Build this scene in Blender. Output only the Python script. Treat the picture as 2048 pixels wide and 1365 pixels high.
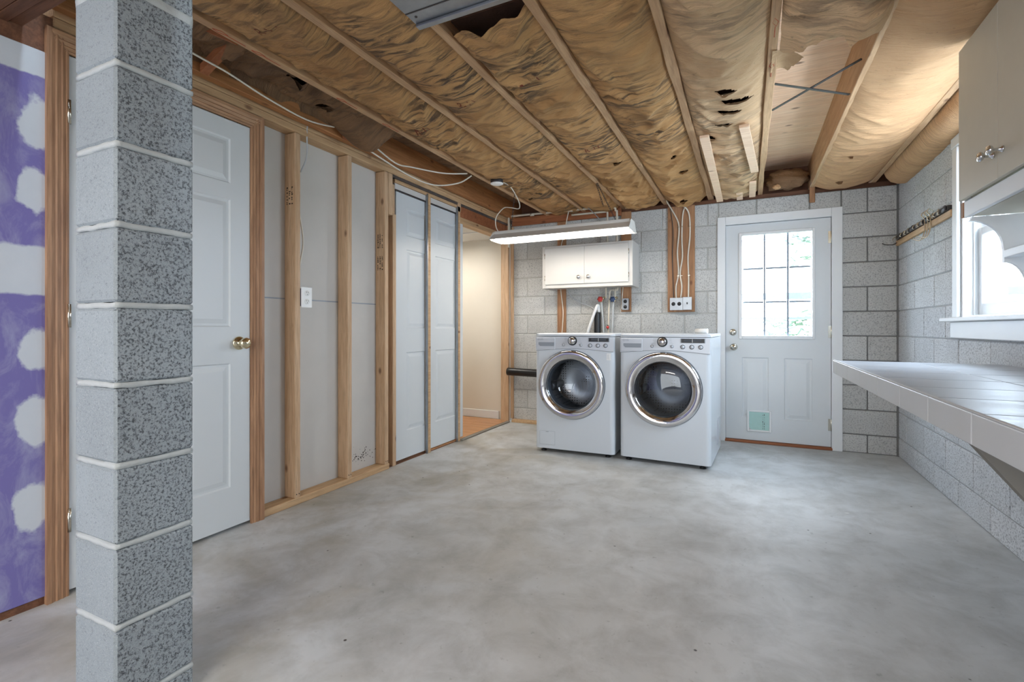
import bpy, bmesh, math, random
from mathutils import Vector, noise, Matrix
from itertools import product

for o in list(bpy.data.objects):
    bpy.data.objects.remove(o, do_unlink=True)
SC = bpy.context.scene
COL = SC.collection
R = math.radians
random.seed(7)

# ------------------------------------------------------------------ camera
CAMZ = 1.0307
cam = bpy.data.objects.new('camera', bpy.data.cameras.new('camera'))
COL.objects.link(cam)
cam.location = (0, 0, CAMZ)
cam.rotation_euler = (R(90), 0, 0.451)
cam.data.sensor_width = 36
cam.data.lens = 974.08 / 2048 * 36
cam.data.shift_y = -26.42 / 2048
cam.data.clip_start = 0.02
SC.camera = cam

# ------------------------------------------------------------------ world, lights, exposure
SC.view_settings.view_transform = 'Standard'
SC.view_settings.look = 'None'
SC.view_settings.gamma = 1.0
SC.view_settings.use_curve_mapping = False
SC.view_settings.exposure = 1.35
W = bpy.data.worlds.new('daylight'); SC.world = W
W.use_nodes = True
bg = W.node_tree.nodes['Background']
bg.inputs['Color'].default_value = (0.78, 0.89, 1.0, 1)
bg.inputs['Strength'].default_value = 9.0


def area(name, loc, rot, sx, sy, power, color=(1, 1, 1), portal=False):
    d = bpy.data.lights.new(name, 'AREA')
    d.shape = 'RECTANGLE'; d.size = sx; d.size_y = sy
    d.energy = power; d.color = color
    if portal:
        d.cycles.is_portal = True
    o = bpy.data.objects.new(name, d); COL.objects.link(o)
    o.location = loc; o.rotation_euler = rot
    return o


# daylight openings (sampling portals) and added fill lights behind the viewer, then the hall lamp
area('door_glass_portal', (0.224, 5.02, 1.41), (R(-90), 0, 0), 0.6, 1.0, 1, portal=True)
area('side_window_portal', (1.30, 3.1, 1.6), (0, R(90), 0), 1.0, 1.2, 1, portal=True)
area('rear_daylight_fill', (-0.9, -3.05, 1.25), (R(90), 0, 0), 3.4, 1.9, 38, (0.90, 0.96, 1.0))  # added cool fill; the rear wall behind it has no opening
area('rear_overhead_fill', (-0.7, -1.1, 2.12), (0, 0, 0), 1.2, 0.5, 14, (1.0, 0.97, 0.93))  # added overhead fill, stands for no known fixture
area('hall_ceiling_light', (-2.95, 4.2, 1.97), (0, 0, 0), 0.3, 0.3, 4.5, (1.0, 0.96, 0.90))

# ------------------------------------------------------------------ helpers
def s2l(c):
    c /= 255.0
    return c / 12.92 if c <= 0.04045 else ((c + 0.055) / 1.055) ** 2.4


def C(r, g, b):
    return (s2l(r), s2l(g), s2l(b), 1)


class T:
    """small wrapper for building node materials"""
    def __init__(s, name):
        s.m = bpy.data.materials.new(name); s.m.use_nodes = True
        s.nt = s.m.node_tree; s.b = s.nt.nodes['Principled BSDF']
        s._co = None

    def n(s, typ, ins=None, **props):
        nd = s.nt.nodes.new(typ)
        for k, v in props.items():
            setattr(nd, k, v)
        for k, v in (ins or {}).items():
            if isinstance(v, bpy.types.NodeSocket):
                s.nt.links.new(v, nd.inputs[k])
            else:
                nd.inputs[k].default_value = v
        return nd

    def co(s, scale=(1, 1, 1), rand=False):
        t = s.n('ShaderNodeTexCoord').outputs['Object']
        if rand:
            oi = s.n('ShaderNodeObjectInfo').outputs['Random']
            k = s.n('ShaderNodeMath', {0: oi, 1: 37.0}, operation='MULTIPLY').outputs[0]
            cv = s.n('ShaderNodeCombineXYZ', {0: k, 1: k, 2: k}).outputs[0]
            t = s.n('ShaderNodeVectorMath', {0: t, 1: cv}, operation='ADD').outputs[0]
        return s.n('ShaderNodeMapping', {'Vector': t, 'Scale': scale}).outputs[0]

    def noise(s, vec, scale, detail=3, rough=0.55, dist=0.0):
        return s.n('ShaderNodeTexNoise', {'Vector': vec, 'Scale': scale, 'Detail': detail, 'Roughness': rough, 'Distortion': dist}).outputs[0]

    def ramp(s, fac, stops):
        nd = s.n('ShaderNodeValToRGB', {0: fac})
        el = nd.color_ramp.elements
        while len(el) < len(stops):
            el.new(0.5)
        for e, (p, c) in zip(el, stops):
            e.position = p
            e.color = c if isinstance(c, tuple) else (c, c, c, 1)
        return nd.outputs[0]

    def mix(s, f, a, b, mode='MIX'):
        nd = s.n('ShaderNodeMix', data_type='RGBA', blend_type=mode)
        for i, v in ((0, f), (6, a), (7, b)):
            if isinstance(v, bpy.types.NodeSocket):
                s.nt.links.new(v, nd.inputs[i])
            else:
                nd.inputs[i].default_value = v
        return nd.outputs[2]

    def mth(s, op, a, b=0.0):
        return s.n('ShaderNodeMath', {0: a, 1: b}, operation=op).outputs[0]

    def set(s, k, v):
        if isinstance(v, bpy.types.NodeSocket):
            s.nt.links.new(v, s.b.inputs[k])
        else:
            s.b.inputs[k].default_value = v

    def bump(s, h, strength=0.3, dist=0.005):
        s.set('Normal', s.n('ShaderNodeBump', {'Height': h, 'Strength': strength, 'Distance': dist}).outputs[0])


def plain(name, col, rough=0.5, metal=0.0, var=0.06, scale=6.0, bump=0.0, bscale=60.0):
    t = T(name)
    v = t.co(rand=True)
    f = t.noise(v, scale, 4)
    dark = tuple(c * (1 - var) for c in col[:3]) + (1,)
    lite = tuple(min(1, c * (1 + var)) for c in col[:3]) + (1,)
    t.set('Base Color', t.mix(f, dark, lite))
    t.set('Roughness', rough); t.set('Metallic', metal)
    if bump:
        t.bump(t.noise(v, bscale, 3), bump, 0.004)
    return t.m


def wood(name, c1, c2, axis, rough=0.65, knots=True, stain=None):
    t = T(name)
    sc = [14.0, 14.0, 14.0]; sc[axis] = 0.9
    v = t.co(tuple(sc), rand=True)
    g = t.noise(v, 2.2, 5, 0.6, 0.6)
    g2 = t.noise(v, 9.0, 3, 0.6)
    col = t.mix(t.ramp(g, [(0.3, 0.0), (0.7, 1.0)]), c1, c2)
    col = t.mix(t.ramp(g2, [(0.45, 0.0), (0.72, 0.5)]), col, tuple(c * 0.6 for c in c1[:3]) + (1,))
    if knots:
        sk = [5.0, 5.0, 5.0]; sk[axis] = 2.6
        vo = t.n('ShaderNodeTexVoronoi', {'Vector': t.co(tuple(sk), rand=True), 'Scale': 1.6, 'Randomness': 1.0}).outputs[0]
        k = t.ramp(vo, [(0.05, 1.0), (0.13, 0.0)])
        col = t.mix(t.mth('MULTIPLY', k, 0.75), col, C(92, 52, 28))
    if stain:
        w = t.noise(t.co((1, 1, 1)), 2.3, 4)
        col = t.mix(t.ramp(w, [(0.5, 0.0), (0.72, 0.7)]), col, stain)
    t.set('Base Color', col); t.set('Roughness', rough)
    t.bump(g2, 0.12, 0.003)
    return t.m


def block_mat(name, base, pit, amount, scale=150.0, warm=None, bump=0.35):
    t = T(name)
    v = t.co(rand=True)
    oi = t.n('ShaderNodeObjectInfo').outputs['Random']
    big = t.noise(v, 5.0, 4)
    b = t.mix(big, tuple(c * 0.82 for c in base[:3]) + (1,), tuple(min(1, c * 1.15) for c in base[:3]) + (1,))
    b = t.mix(t.mth('MULTIPLY', oi, 0.45), b, warm or tuple(c * 0.72 for c in base[:3]) + (1,))
    sp = t.noise(v, scale, 5, 0.75)
    lo, hi = 0.36 + 0.06 * amount, 0.44 + 0.09 * amount
    m = t.ramp(sp, [(lo, 1.0), (hi, 0.0)])
    col = t.mix(t.mth('MULTIPLY', m, min(1, 0.45 + amount * 0.45)), b, pit)
    f = t.noise(v, scale * 2.6, 2)
    col = t.mix(t.mth('MULTIPLY', t.ramp(f, [(0.55, 0.0), (0.7, 1.0)]), 0.35), col, C(214, 218, 220))
    t.set('Base Color', col); t.set('Roughness', 0.92)
    t.bump(t.mth('SUBTRACT', 1.0, m), bump, 0.004)
    return t.m


MT = {}
MT['block_pier'] = block_mat('pier_block', C(166, 175, 181), C(44, 49, 55), 0.82, 150)
MT['block_pier_cut'] = block_mat('pier_block_smooth_face', C(160, 169, 174), C(96, 103, 108), 0.10, 150, bump=0.2)
MT['block_wall'] = block_mat('wall_block', C(206, 207, 205), C(112, 114, 116), 0.50, 110, warm=C(178, 178, 174))
MT['block_side'] = block_mat('side_wall_block', C(214, 217, 220), C(100, 104, 110), 0.6, 110, warm=C(184, 188, 192))


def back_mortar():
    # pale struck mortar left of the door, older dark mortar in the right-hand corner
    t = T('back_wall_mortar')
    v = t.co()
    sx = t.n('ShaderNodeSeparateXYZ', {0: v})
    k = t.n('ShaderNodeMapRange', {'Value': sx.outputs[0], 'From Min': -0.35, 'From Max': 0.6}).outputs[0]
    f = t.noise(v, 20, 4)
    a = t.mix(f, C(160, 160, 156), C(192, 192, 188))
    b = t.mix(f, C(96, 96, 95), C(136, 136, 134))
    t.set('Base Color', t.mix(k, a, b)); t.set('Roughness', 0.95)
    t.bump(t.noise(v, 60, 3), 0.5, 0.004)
    return t.m


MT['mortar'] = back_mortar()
MT['mortar_side'] = plain('side_mortar', C(164, 166, 167), 0.95, var=0.15, scale=20, bump=0.5)
MT['mortar_white'] = plain('pale_mortar', C(190, 195, 195), 0.9, var=0.08, scale=30, bump=0.6, bscale=90)
MT['stud'] = wood('stud_pine', C(190, 154, 118), C(216, 184, 150), 2)
MT['plate'] = wood('plate_pine', C(188, 152, 112), C(212, 178, 138), 1)
MT['joist'] = wood('joist_pine', C(178, 140, 102), C(210, 174, 134), 1, stain=C(172, 134, 98))
MT['oldbeam'] = wood('old_beam', C(96, 62, 44), C(132, 88, 62), 0)
MT['redboard'] = wood('red_board', C(146, 104, 72), C(184, 138, 100), 2)
MT['redboard_x'] = wood('red_board_flat', C(138, 82, 50), C(170, 108, 70), 0)
MT['orange_side'] = wood('joist_side', C(150, 98, 56), C(186, 130, 80), 1)
MT['casing'] = wood('casing_pine', C(146, 106, 78), C(188, 146, 112), 2, 0.5, knots=False)
MT['casing_y'] = wood('casing_head_pine', C(152, 112, 80), C(194, 152, 116), 1, 0.5, knots=False)
MT['ply'] = wood('plywood', C(236, 198, 164), C(250, 222, 194), 0, 0.7)
MT['lam'] = wood('laminate', C(186, 132, 88), C(212, 160, 112), 0, 0.35, knots=False)
MT['white_paint'] = plain('white_door_paint', C(212, 217, 220), 0.42, var=0.02, bump=0.05, bscale=120)
MT['white_trim'] = plain('white_trim_paint', C(228, 231, 233), 0.45, var=0.03)
MT['cab_white'] = plain('cream_white_paint', C(212, 210, 206), 0.4, var=0.02)
MT['cab_tan'] = plain('putty_paint', C(196, 190, 174), 0.5, var=0.05, scale=14)
MT['drywall_back'] = plain('drywall_paper', C(208, 204, 198), 0.9, var=0.07, scale=5)
MT['cream'] = plain('cream_wall_paint', C(226, 219, 205), 0.8, var=0.03)
MT['white_ceiling'] = plain('white_ceiling_tile', C(228, 226, 220), 0.9, var=0.03)
MT['metal'] = plain('galvanised_steel', C(158, 162, 166), 0.34, 0.9, var=0.25, scale=18)
MT['chrome'] = plain('chrome', C(215, 216, 218), 0.07, 1.0, var=0.01)
MT['nickel'] = plain('satin_nickel', C(206, 202, 190), 0.2, 1.0, var=0.03)
MT['brass'] = plain('pale_brass', C(232, 222, 190), 0.16, 1.0, var=0.03)
MT['black_plastic'] = plain('black_plastic', C(26, 27, 29), 0.35, var=0.2)
MT['dark_rubber'] = plain('grey_rubber', C(66, 72, 80), 0.5, var=0.1)
MT['app_white'] = plain('appliance_white', C(214, 220, 226), 0.22, var=0.01)
MT['app_silver'] = plain('appliance_silver', C(204, 208, 214), 0.32, 0.15, var=0.03)
MT['app_grey'] = plain('appliance_grey', C(150, 156, 164), 0.35, var=0.05)
MT['cable'] = plain('white_cable', C(222, 216, 202), 0.5, var=0.06)
MT['cable_shadow'] = plain('painted_cable_shadow', C(64, 60, 58), 0.5, var=0.1)
MT['pvc'] = plain('cream_pipe', C(208, 200, 184), 0.4, var=0.08)
MT['hose_white'] = plain('white_hose', C(230, 232, 233), 0.4, var=0.03)
MT['hose'] = plain('grey_hose', C(186, 190, 192), 0.45, var=0.06)
MT['red'] = plain('red_valve', C(190, 56, 52), 0.4, var=0.1)
MT['blue'] = plain('blue_valve', C(58, 76, 112), 0.4, var=0.1)
MT['plate_white'] = plain('outlet_plastic', C(240, 240, 238), 0.35, var=0.01)
MT['mint'] = plain('mint_flap', C(170, 206, 200), 0.5, var=0.08, scale=30)
MT['ink'] = plain('black_ink', C(52, 42, 36), 0.8, var=0.2)
MT['red_ink'] = plain('faded_red_ink', C(118, 58, 40), 0.8, var=0.2)
MT['crayon'] = plain('red_crayon', C(190, 70, 40), 0.8, var=0.2)
MT['fibre'] = plain('pink_fibreglass', C(196, 142, 130), 1.0, var=0.35, scale=25, bump=1.0, bscale=40)
MT['dark_fibre'] = plain('dirty_fibreglass', C(92, 66, 54), 1.0, var=0.4, scale=14, bump=1.0, bscale=40)
MT['grass'] = plain('lawn', C(120, 132, 104), 0.95, var=0.2)
MT['bark'] = plain('bark', C(120, 100, 84), 0.95, var=0.2)
MT['leaf'] = plain('pine_foliage', C(92, 108, 94), 0.9, var=0.3, scale=3)
MT['rail'] = plain('deck_rail_paint', C(84, 90, 100), 0.7, var=0.05)
MT['muntin'] = plain('muntin_paint', C(150, 160, 172), 0.6, var=0.03)
MT['grey_paint'] = plain('grey_painted_board', C(132, 128, 120), 0.7, var=0.05)
MT['strap'] = plain('dark_steel_strap', C(74, 70, 70), 0.5, 0.6, var=0.2)
MT['grout'] = plain('grout', C(206, 208, 210), 0.9, var=0.05)


def tile_mat():
    t = T('slate_tile')
    v = t.co((1.0, 5.0, 1.0), rand=True)
    a = t.noise(v, 3.0, 4)
    col = t.mix(a, C(140, 145, 154), C(186, 190, 196))
    t.set('Base Color', col)
    t.set('Roughness', t.ramp(a, [(0.3, 0.28), (0.7, 0.42)]))
    return t.m


MT['tile'] = tile_mat()
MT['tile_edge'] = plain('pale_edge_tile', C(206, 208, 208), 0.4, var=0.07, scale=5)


def floor_mat():
    t = T('concrete_slab')
    v = t.co()
    a = t.noise(v, 0.9, 6, 0.6, 0.4)
    col = t.mix(t.ramp(a, [(0.32, 0.0), (0.68, 1.0)]), C(180, 182, 181), C(212, 215, 217))
    # yellowish staining, stronger to the left of the room
    sx = t.n('ShaderNodeSeparateXYZ', {0: v})
    lft = t.n('ShaderNodeMapRange', {'Value': sx.outputs[0], 'From Min': -0.1, 'From Max': -1.9}).outputs[0]
    st = t.ramp(t.noise(v, 1.7, 5, 0.6, 0.6), [(0.42, 0.0), (0.66, 1.0)])
    col = t.mix(t.mth('MULTIPLY', t.mth('MULTIPLY', lft, st), 0.75), col, C(150, 138, 112))
    b = t.noise(v, 5.0, 8, 0.68, 0.4)
    col = t.mix(t.ramp(b, [(0.42, 0.0), (0.70, 0.55)]), col, C(140, 139, 134))
    c = t.noise(t.co((1.0, 0.55, 1)), 2.6, 7, 0.62, 0.5)
    col = t.mix(t.ramp(c, [(0.48, 0.0), (0.80, 0.45)]), col, C(220, 222, 224))
    # dark blotches, small specks and pale paint flecks
    d = t.noise(v, 30.0, 3)
    col = t.mix(t.ramp(d, [(0.66, 0.0), (0.75, 0.35)]), col, C(96, 94, 90))
    vo = t.n('ShaderNodeTexVoronoi', {'Vector': v, 'Scale': 9.0, 'Randomness': 1.0})
    pick = t.ramp(vo.outputs['Color'], [(0.62, 0.0), (0.64, 1.0)])
    dot = t.ramp(vo.outputs['Distance'], [(0.035, 1.0), (0.06, 0.0)])
    col = t.mix(t.mth('MULTIPLY', pick, dot), col, C(70, 66, 62))
    vo2 = t.n('ShaderNodeTexVoronoi', {'Vector': t.co((1.0, 1.6, 1)), 'Scale': 5.0, 'Randomness': 1.0})
    pick2 = t.ramp(vo2.outputs['Color'], [(0.80, 0.0), (0.82, 1.0)])
    dot2 = t.ramp(vo2.outputs['Distance'], [(0.04, 1.0), (0.07, 0.0)])
    col = t.mix(t.mth('MULTIPLY', t.mth('MULTIPLY', pick2, dot2), 0.8), col, C(228, 228, 226))
    t.set('Base Color', col)
    t.set('Roughness', t.ramp(a, [(0.3, 0.62), (0.7, 0.42)]))
    t.bump(b, 0.06, 0.004)
    return t.m


MT['floor'] = floor_mat()


def kraft_mat(name, c1, c2, stain, amt):
    t = T(name)
    v = t.co()
    a = t.noise(v, 2.2, 5, 0.6, 0.5)
    col = t.mix(t.ramp(a, [(0.3, 0.0), (0.7, 1.0)]), c1, c2)
    st = t.noise(t.co((3.0, 22.0, 1.0)), 1.0, 5, 0.65, 1.5)
    big = t.ramp(t.noise(v, 1.1, 3), [(0.40, 0.0), (0.62, 1.0)])
    f = t.mth('MULTIPLY', t.ramp(st, [(0.46, 0.0), (0.60, 1.0)]), t.mth('MULTIPLY', big, amt))
    col = t.mix(f, col, stain)
    sp = t.noise(v, 55.0, 3)
    col = t.mix(t.ramp(sp, [(0.66, 0.0), (0.74, 0.35)]), col, stain)
    t.set('Base Color', col); t.set('Roughness', 0.75)
    t.bump(t.noise(t.co((9.0, 60.0, 10.0)), 1.4, 4, 0.6, 1.2), 0.8, 0.01)
    return t.m


MT['kraft_old'] = kraft_mat('old_kraft_paper', C(166, 122, 74), C(204, 160, 106), C(58, 48, 40), 0.9)
MT['kraft_mid'] = kraft_mat('worn_kraft_paper', C(182, 146, 106), C(218, 184, 144), C(76, 68, 60), 0.7)
MT['kraft_new'] = kraft_mat('clean_kraft_paper', C(190, 146, 104), C(212, 170, 126), C(120, 88, 62), 0.3)
MT['kraft_dark'] = kraft_mat('dark_kraft_paper', C(104, 76, 52), C(142, 108, 74), C(50, 40, 34), 0.6)


def purple_mat():
    t = T('purple_board_with_joint_compound')
    v = t.co()
    wob = t.noise(v, 9.0, 4, 0.6)
    sx = t.n('ShaderNodeSeparateXYZ', {0: v})
    Y, Z = sx.outputs[1], sx.outputs[2]
    tot = None
    def add(x):
        nonlocal tot
        tot = x if tot is None else t.mth('MAXIMUM', tot, x)
    w = t.mth('MULTIPLY', t.mth('SUBTRACT', wob, 0.5), 1.5)
    for cy, cz, ry, rz in [(0.855, 1.785, .062, .10), (0.855, 1.545, .06, .088), (0.85, 0.95, .062, .078), (0.855, 0.69, .06, .10), (0.845, 0.385, .06, .095),
                           (0.45, 1.72, .05, .07), (0.45, 0.7, .05, .07), (0.45, 0.4, .05, .07)]:
        dy = t.mth('DIVIDE', t.mth('SUBTRACT', Y, cy), ry)
        dz = t.mth('DIVIDE', t.mth('SUBTRACT', Z, cz), rz)
        d = t.mth('SQRT', t.mth('ADD', t.mth('MULTIPLY', dy, dy), t.mth('MULTIPLY', dz, dz)))
        d = t.mth('ADD', d, w)
        add(t.ramp(d, [(0.82, 1.0), (1.0, 0.0)]))
    for z0, hw in ((1.243, 0.09), (2.02, 0.065)):
        d = t.mth('DIVIDE', t.mth('ABSOLUTE', t.mth('SUBTRACT', Z, z0)), hw)
        d = t.mth('ADD', d, t.mth('MULTIPLY', w, 0.35))
        add(t.ramp(d, [(0.90, 1.0), (1.0, 0.0)]))
    smear = t.ramp(t.noise(t.co((1, 3, 1.6)), 3.0, 5, 0.7, 0.8), [(0.45, 0.0), (0.68, 0.55)])
    col = t.mix(smear, C(120, 113, 175), C(176, 180, 206))
    col = t.mix(tot, col, t.mix(wob, C(196, 204, 214), C(212, 218, 226)))
    t.set('Base Color', col); t.set('Roughness', 0.75)
    return t.m


MT['purple'] = purple_mat()


def glass_mat(name, tint, refl=1.0):
    t = T(name)
    nt = t.nt
    tr = t.n('ShaderNodeBsdfTransparent', {'Color': tint})
    gl = t.n('ShaderNodeBsdfGlossy', {'Color': (1, 1, 1, 1), 'Roughness': 0.02})
    fc = t.n('ShaderNodeLayerWeight', {'Blend': 0.5}).outputs['Facing']
    fr = t.mth('ADD', 0.04, t.mth('MULTIPLY', t.mth('POWER', fc, 5.0), 0.9))
    ns = t.noise(t.co(), 3.0, 2)
    fac = t.mth('MULTIPLY', fr, t.mth('ADD', refl, t.mth('MULTIPLY', ns, 0.02)))
    mx = t.n('ShaderNodeMixShader', {0: fac, 1: tr.outputs[0], 2: gl.outputs[0]})
    nt.links.new(mx.outputs[0], nt.nodes['Material Output'].inputs['Surface'])
    return t.m


MT['glass'] = glass_mat('window_glass', (0.86, 0.88, 0.90, 1))
MT['glass_dark'] = glass_mat('smoked_glass', (0.45, 0.48, 0.52, 1), 1.5)
MT['glass_mid'] = glass_mat('washer_bowl_glass', (0.80, 0.83, 0.86, 1), 1.5)


def emis(name, col, st):
    t = T(name)
    ns = t.noise(t.co(), 2.0, 1)
    t.set('Base Color', t.mix(ns, col, col))
    t.set('Emission Color', col); t.set('Emission Strength', st)
    return t.m


MT['tube'] = emis('lit_fluorescent_tube', (1.0, 0.93, 0.84, 1), 8.5)


def drum_mat():
    t = T('perforated_drum_steel')
    v = t.co()
    vo = t.n('ShaderNodeTexVoronoi', {'Vector': v, 'Scale': 46.0, 'Randomness': 0.15}).outputs[0]
    d = t.ramp(vo, [(0.22, 1.0), (0.30, 0.0)])
    t.set('Base Color', t.mix(d, C(150, 154, 160), C(16, 18, 20)))
    t.set('Metallic', 0.9); t.set('Roughness', 0.34)
    return t.m


MT['drum'] = drum_mat()

# ------------------------------------------------------------------ mesh building
ORG = {}


class MB:
    def __init__(s):
        s.v = []; s.f = []; s.sm = []

    def add(s, vs, fs, smooth=False):
        o = len(s.v)
        s.v += [tuple(p) for p in vs]
        for f in fs:
            s.f.append(tuple(i + o for i in f)); s.sm.append(smooth)
        return s

    def box(s, x0, x1, y0, y1, z0, z1):
        vs = [(x, y, z) for z in (z0, z1) for y in (y0, y1) for x in (x0, x1)]
        return s.add(vs, [(0, 2, 3, 1), (4, 5, 7, 6), (0, 1, 5, 4), (2, 6, 7, 3), (0, 4, 6, 2), (1, 3, 7, 5)])

    def cbox(s, x0, x1, y0, y1, z0, z1, b=0.004):
        lo, hi = (x0, y0, z0), (x1, y1, z1)
        b = min(b, *((hi[i] - lo[i]) * 0.45 for i in range(3)))
        idx = {}; vs = []
        for sg in product((0, 1), repeat=3):
            for a in range(3):
                p = []
                for k in range(3):
                    e = hi[k] if sg[k] else lo[k]
                    if k != a:
                        e += -b if sg[k] else b
                    p.append(e)
                idx[sg, a] = len(vs); vs.append(p)
        fs = []
        for a in range(3):
            o1, o2 = [k for k in range(3) if k != a]
            for sa in (0, 1):
                q = []
                for s1, s2 in ((0, 0), (1, 0), (1, 1), (0, 1)):
                    g = [0, 0, 0]; g[a] = sa; g[o1] = s1; g[o2] = s2
                    q.append(idx[tuple(g), a])
                fs.append(q)
        for c in range(3):
            a, d = [k for k in range(3) if k != c]
            for sa, sd in product((0, 1), repeat=2):
                q = []
                for sc_ in (0, 1):
                    g = [0, 0, 0]; g[a] = sa; g[d] = sd; g[c] = sc_
                    pr = [idx[tuple(g), a], idx[tuple(g), d]]
                    q += pr if sc_ == 0 else pr[::-1]
                fs.append(q)
        for sg in product((0, 1), repeat=3):
            fs.append([idx[sg, a] for a in range(3)])
        return s.add(vs, fs)

    def prism(s, poly, axis, a0, a1):
        """poly: 2d points in the two other axes (in x,y,z order); extruded along axis"""
        def pt(u, w, a):
            p = [u, w]; p.insert(axis, a); return p
        n = len(poly)
        vs = [pt(u, w, a0) for u, w in poly] + [pt(u, w, a1) for u, w in poly]
        fs = [tuple(range(n))[::-1], tuple(range(n, 2 * n))]
        fs += [(i, (i + 1) % n, n + (i + 1) % n, n + i) for i in range(n)]
        return s.add(vs, fs)

    def tube(s, pts, r, n=8, cap=True, smooth=True):
        pts = [Vector(p) for p in pts]
        rr = r if isinstance(r, (list, tuple)) else [r] * len(pts)
        vs = []; up = None
        for i, p in enumerate(pts):
            d = (pts[min(i + 1, len(pts) - 1)] - pts[max(i - 1, 0)]).normalized()
            if up is None:
                up = Vector((0, 0, 1)) if abs(d.z) < 0.9 else Vector((1, 0, 0))
            a = d.cross(up).normalized(); up = a.cross(d).normalized()
            for k in range(n):
                t = 2 * math.pi * k / n
                vs.append(p + (a * math.cos(t) + up * math.sin(t)) * rr[i])
        fs = []
        for i in range(len(pts) - 1):
            for k in range(n):
                fs.append((i * n + k, i * n + (k + 1) % n, (i + 1) * n + (k + 1) % n, (i + 1) * n + k))
        s.add(vs, fs, smooth)
        if cap:
            o = len(s.v) - len(vs)
            s.f.append(tuple(o + k for k in range(n))); s.sm.append(False)
            e = o + (len(pts) - 1) * n
            s.f.append(tuple(e + k for k in range(n))[::-1]); s.sm.append(False)
        return s

    def cyl(s, p0, p1, r, n=16):
        return s.tube([p0, p1], r, n)

    def lathe(s, prof, c, axis, n=32, smooth=True):
        """prof: (radius, offset along axis)"""
        c = Vector(c); ax = Vector(axis).normalized()
        a = ax.orthogonal().normalized(); b = ax.cross(a)
        vs = []
        for r, h in prof:
            for k in range(n):
                t = 2 * math.pi * k / n
                vs.append(c + ax * h + (a * math.cos(t) + b * math.sin(t)) * max(r, 1e-5))
        fs = []
        for i in range(len(prof) - 1):
            for k in range(n):
                fs.append((i * n + k, i * n + (k + 1) % n, (i + 1) * n + (k + 1) % n, (i + 1) * n + k))
        return s.add(vs, fs, smooth)

    def build(s, name, mat, parent=None, local=False, recalc=True):
        off = Vector((0, 0, 0))
        if parent is not None and not local:
            off = ORG[parent.name]
        me = bpy.data.meshes.new(name)
        me.from_pydata([tuple(Vector(p) - off) for p in s.v], [], s.f)
        for p, q in zip(me.polygons, s.sm):
            p.use_smooth = q
        if recalc:
            bm = bmesh.new(); bm.from_mesh(me)
            bmesh.ops.recalc_face_normals(bm, faces=bm.faces)
            bm.to_mesh(me); bm.free()
        me.materials.append(MT[mat] if isinstance(mat, str) else mat)
        o = bpy.data.objects.new(name, me)
        COL.objects.link(o)
        o.parent = parent
        ORG[o.name] = off
        return o


def tag(o, label, cat, group=None, kind=None):
    o['label'] = label; o['category'] = cat
    if group:
        o['group'] = group
    if kind:
        o['kind'] = kind
    return o


def thing(name, label, cat, loc, group=None, rz=0.0, kind=None):
    o = bpy.data.objects.new(name, None)
    COL.objects.link(o)
    o.location = loc; o.rotation_euler = (0, 0, rz)
    o.empty_display_size = 0.05
    ORG[o.name] = Vector(loc)
    return tag(o, label, cat, group, kind)


def boxpart(name, mat, parent, x0, x1, y0, y1, z0, z1, b=0.0):
    m = MB()
    (m.cbox(x0, x1, y0, y1, z0, z1, b) if b else m.box(x0, x1, y0, y1, z0, z1))
    return m.build(name, mat, parent)


def smooth_path(pts, k=6):
    pts = [Vector(p) for p in pts]
    P = [pts[0]] + pts + [pts[-1]]
    out = []
    for i in range(1, len(P) - 2):
        p0, p1, p2, p3 = P[i - 1], P[i], P[i + 1], P[i + 2]
        for j in range(k):
            t = j / k
            out.append(0.5 * ((2 * p1) + (p2 - p0) * t + (2 * p0 - 5 * p1 + 4 * p2 - p3) * t * t + (3 * p1 - p0 - 3 * p2 + p3) * t ** 3))
    out.append(pts[-1])
    return out


def cable(name, label, pts, r=0.005, mat='cable', cat='cable', group=None, n=6):
    m = MB().tube(smooth_path(pts), r, n)
    o = m.build(name, mat)
    return tag(o, label, cat, group)


def text_geo(body, size):
    cu = bpy.data.curves.new('lettering', 'FONT')
    cu.body = body; cu.size = size; cu.align_x = 'CENTER'; cu.align_y = 'CENTER'
    ob = bpy.data.objects.new('lettering', cu); COL.objects.link(ob)
    me = bpy.data.meshes.new_from_object(ob.evaluated_get(bpy.context.evaluated_depsgraph_get()))
    vs = [tuple(v.co) for v in me.vertices]; fs = [tuple(p.vertices) for p in me.polygons]
    bpy.data.objects.remove(ob); bpy.data.curves.remove(cu); bpy.data.meshes.remove(me)
    return vs, fs


# ------------------------------------------------------------------ room dimensions (metres)
XL, XR, YB = -2.3585, 1.085, 4.857
BH = 0.2032
C0 = 0.151
WTOP = 2.185
JZ = 2.22          # joist bottoms
REAR = -3.2

# ------------------------------------------------------------------ floor
fl = MB().box(-3.7, 2.0, REAR - 0.2, YB + 0.25, -0.15, 0.0).build('floor', 'floor')
tag(fl, 'bare stained grey concrete slab floor', 'floor', kind='structure')

# ------------------------------------------------------------------ block walls
block_cache = {}


def block_obj(w, h, mat, axis, parent, centre):
    key = (round(w, 3), round(h, 3), mat, axis)
    me = block_cache.get(key)
    m = MB()
    if me is None:
        if axis == 'Y':
            m.cbox(-w / 2, w / 2, 0, 0.06, -h / 2, h / 2, 0.004)
        else:
            m.cbox(0, 0.06, -w / 2, w / 2, -h / 2, h / 2, 0.004)
        o = m.build('concrete_block', mat, None)
        block_cache[key] = o.data
    else:
        o = bpy.data.objects.new('concrete_block', me); COL.objects.link(o)
    o.location = centre; o.parent = parent
    return o


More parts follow.
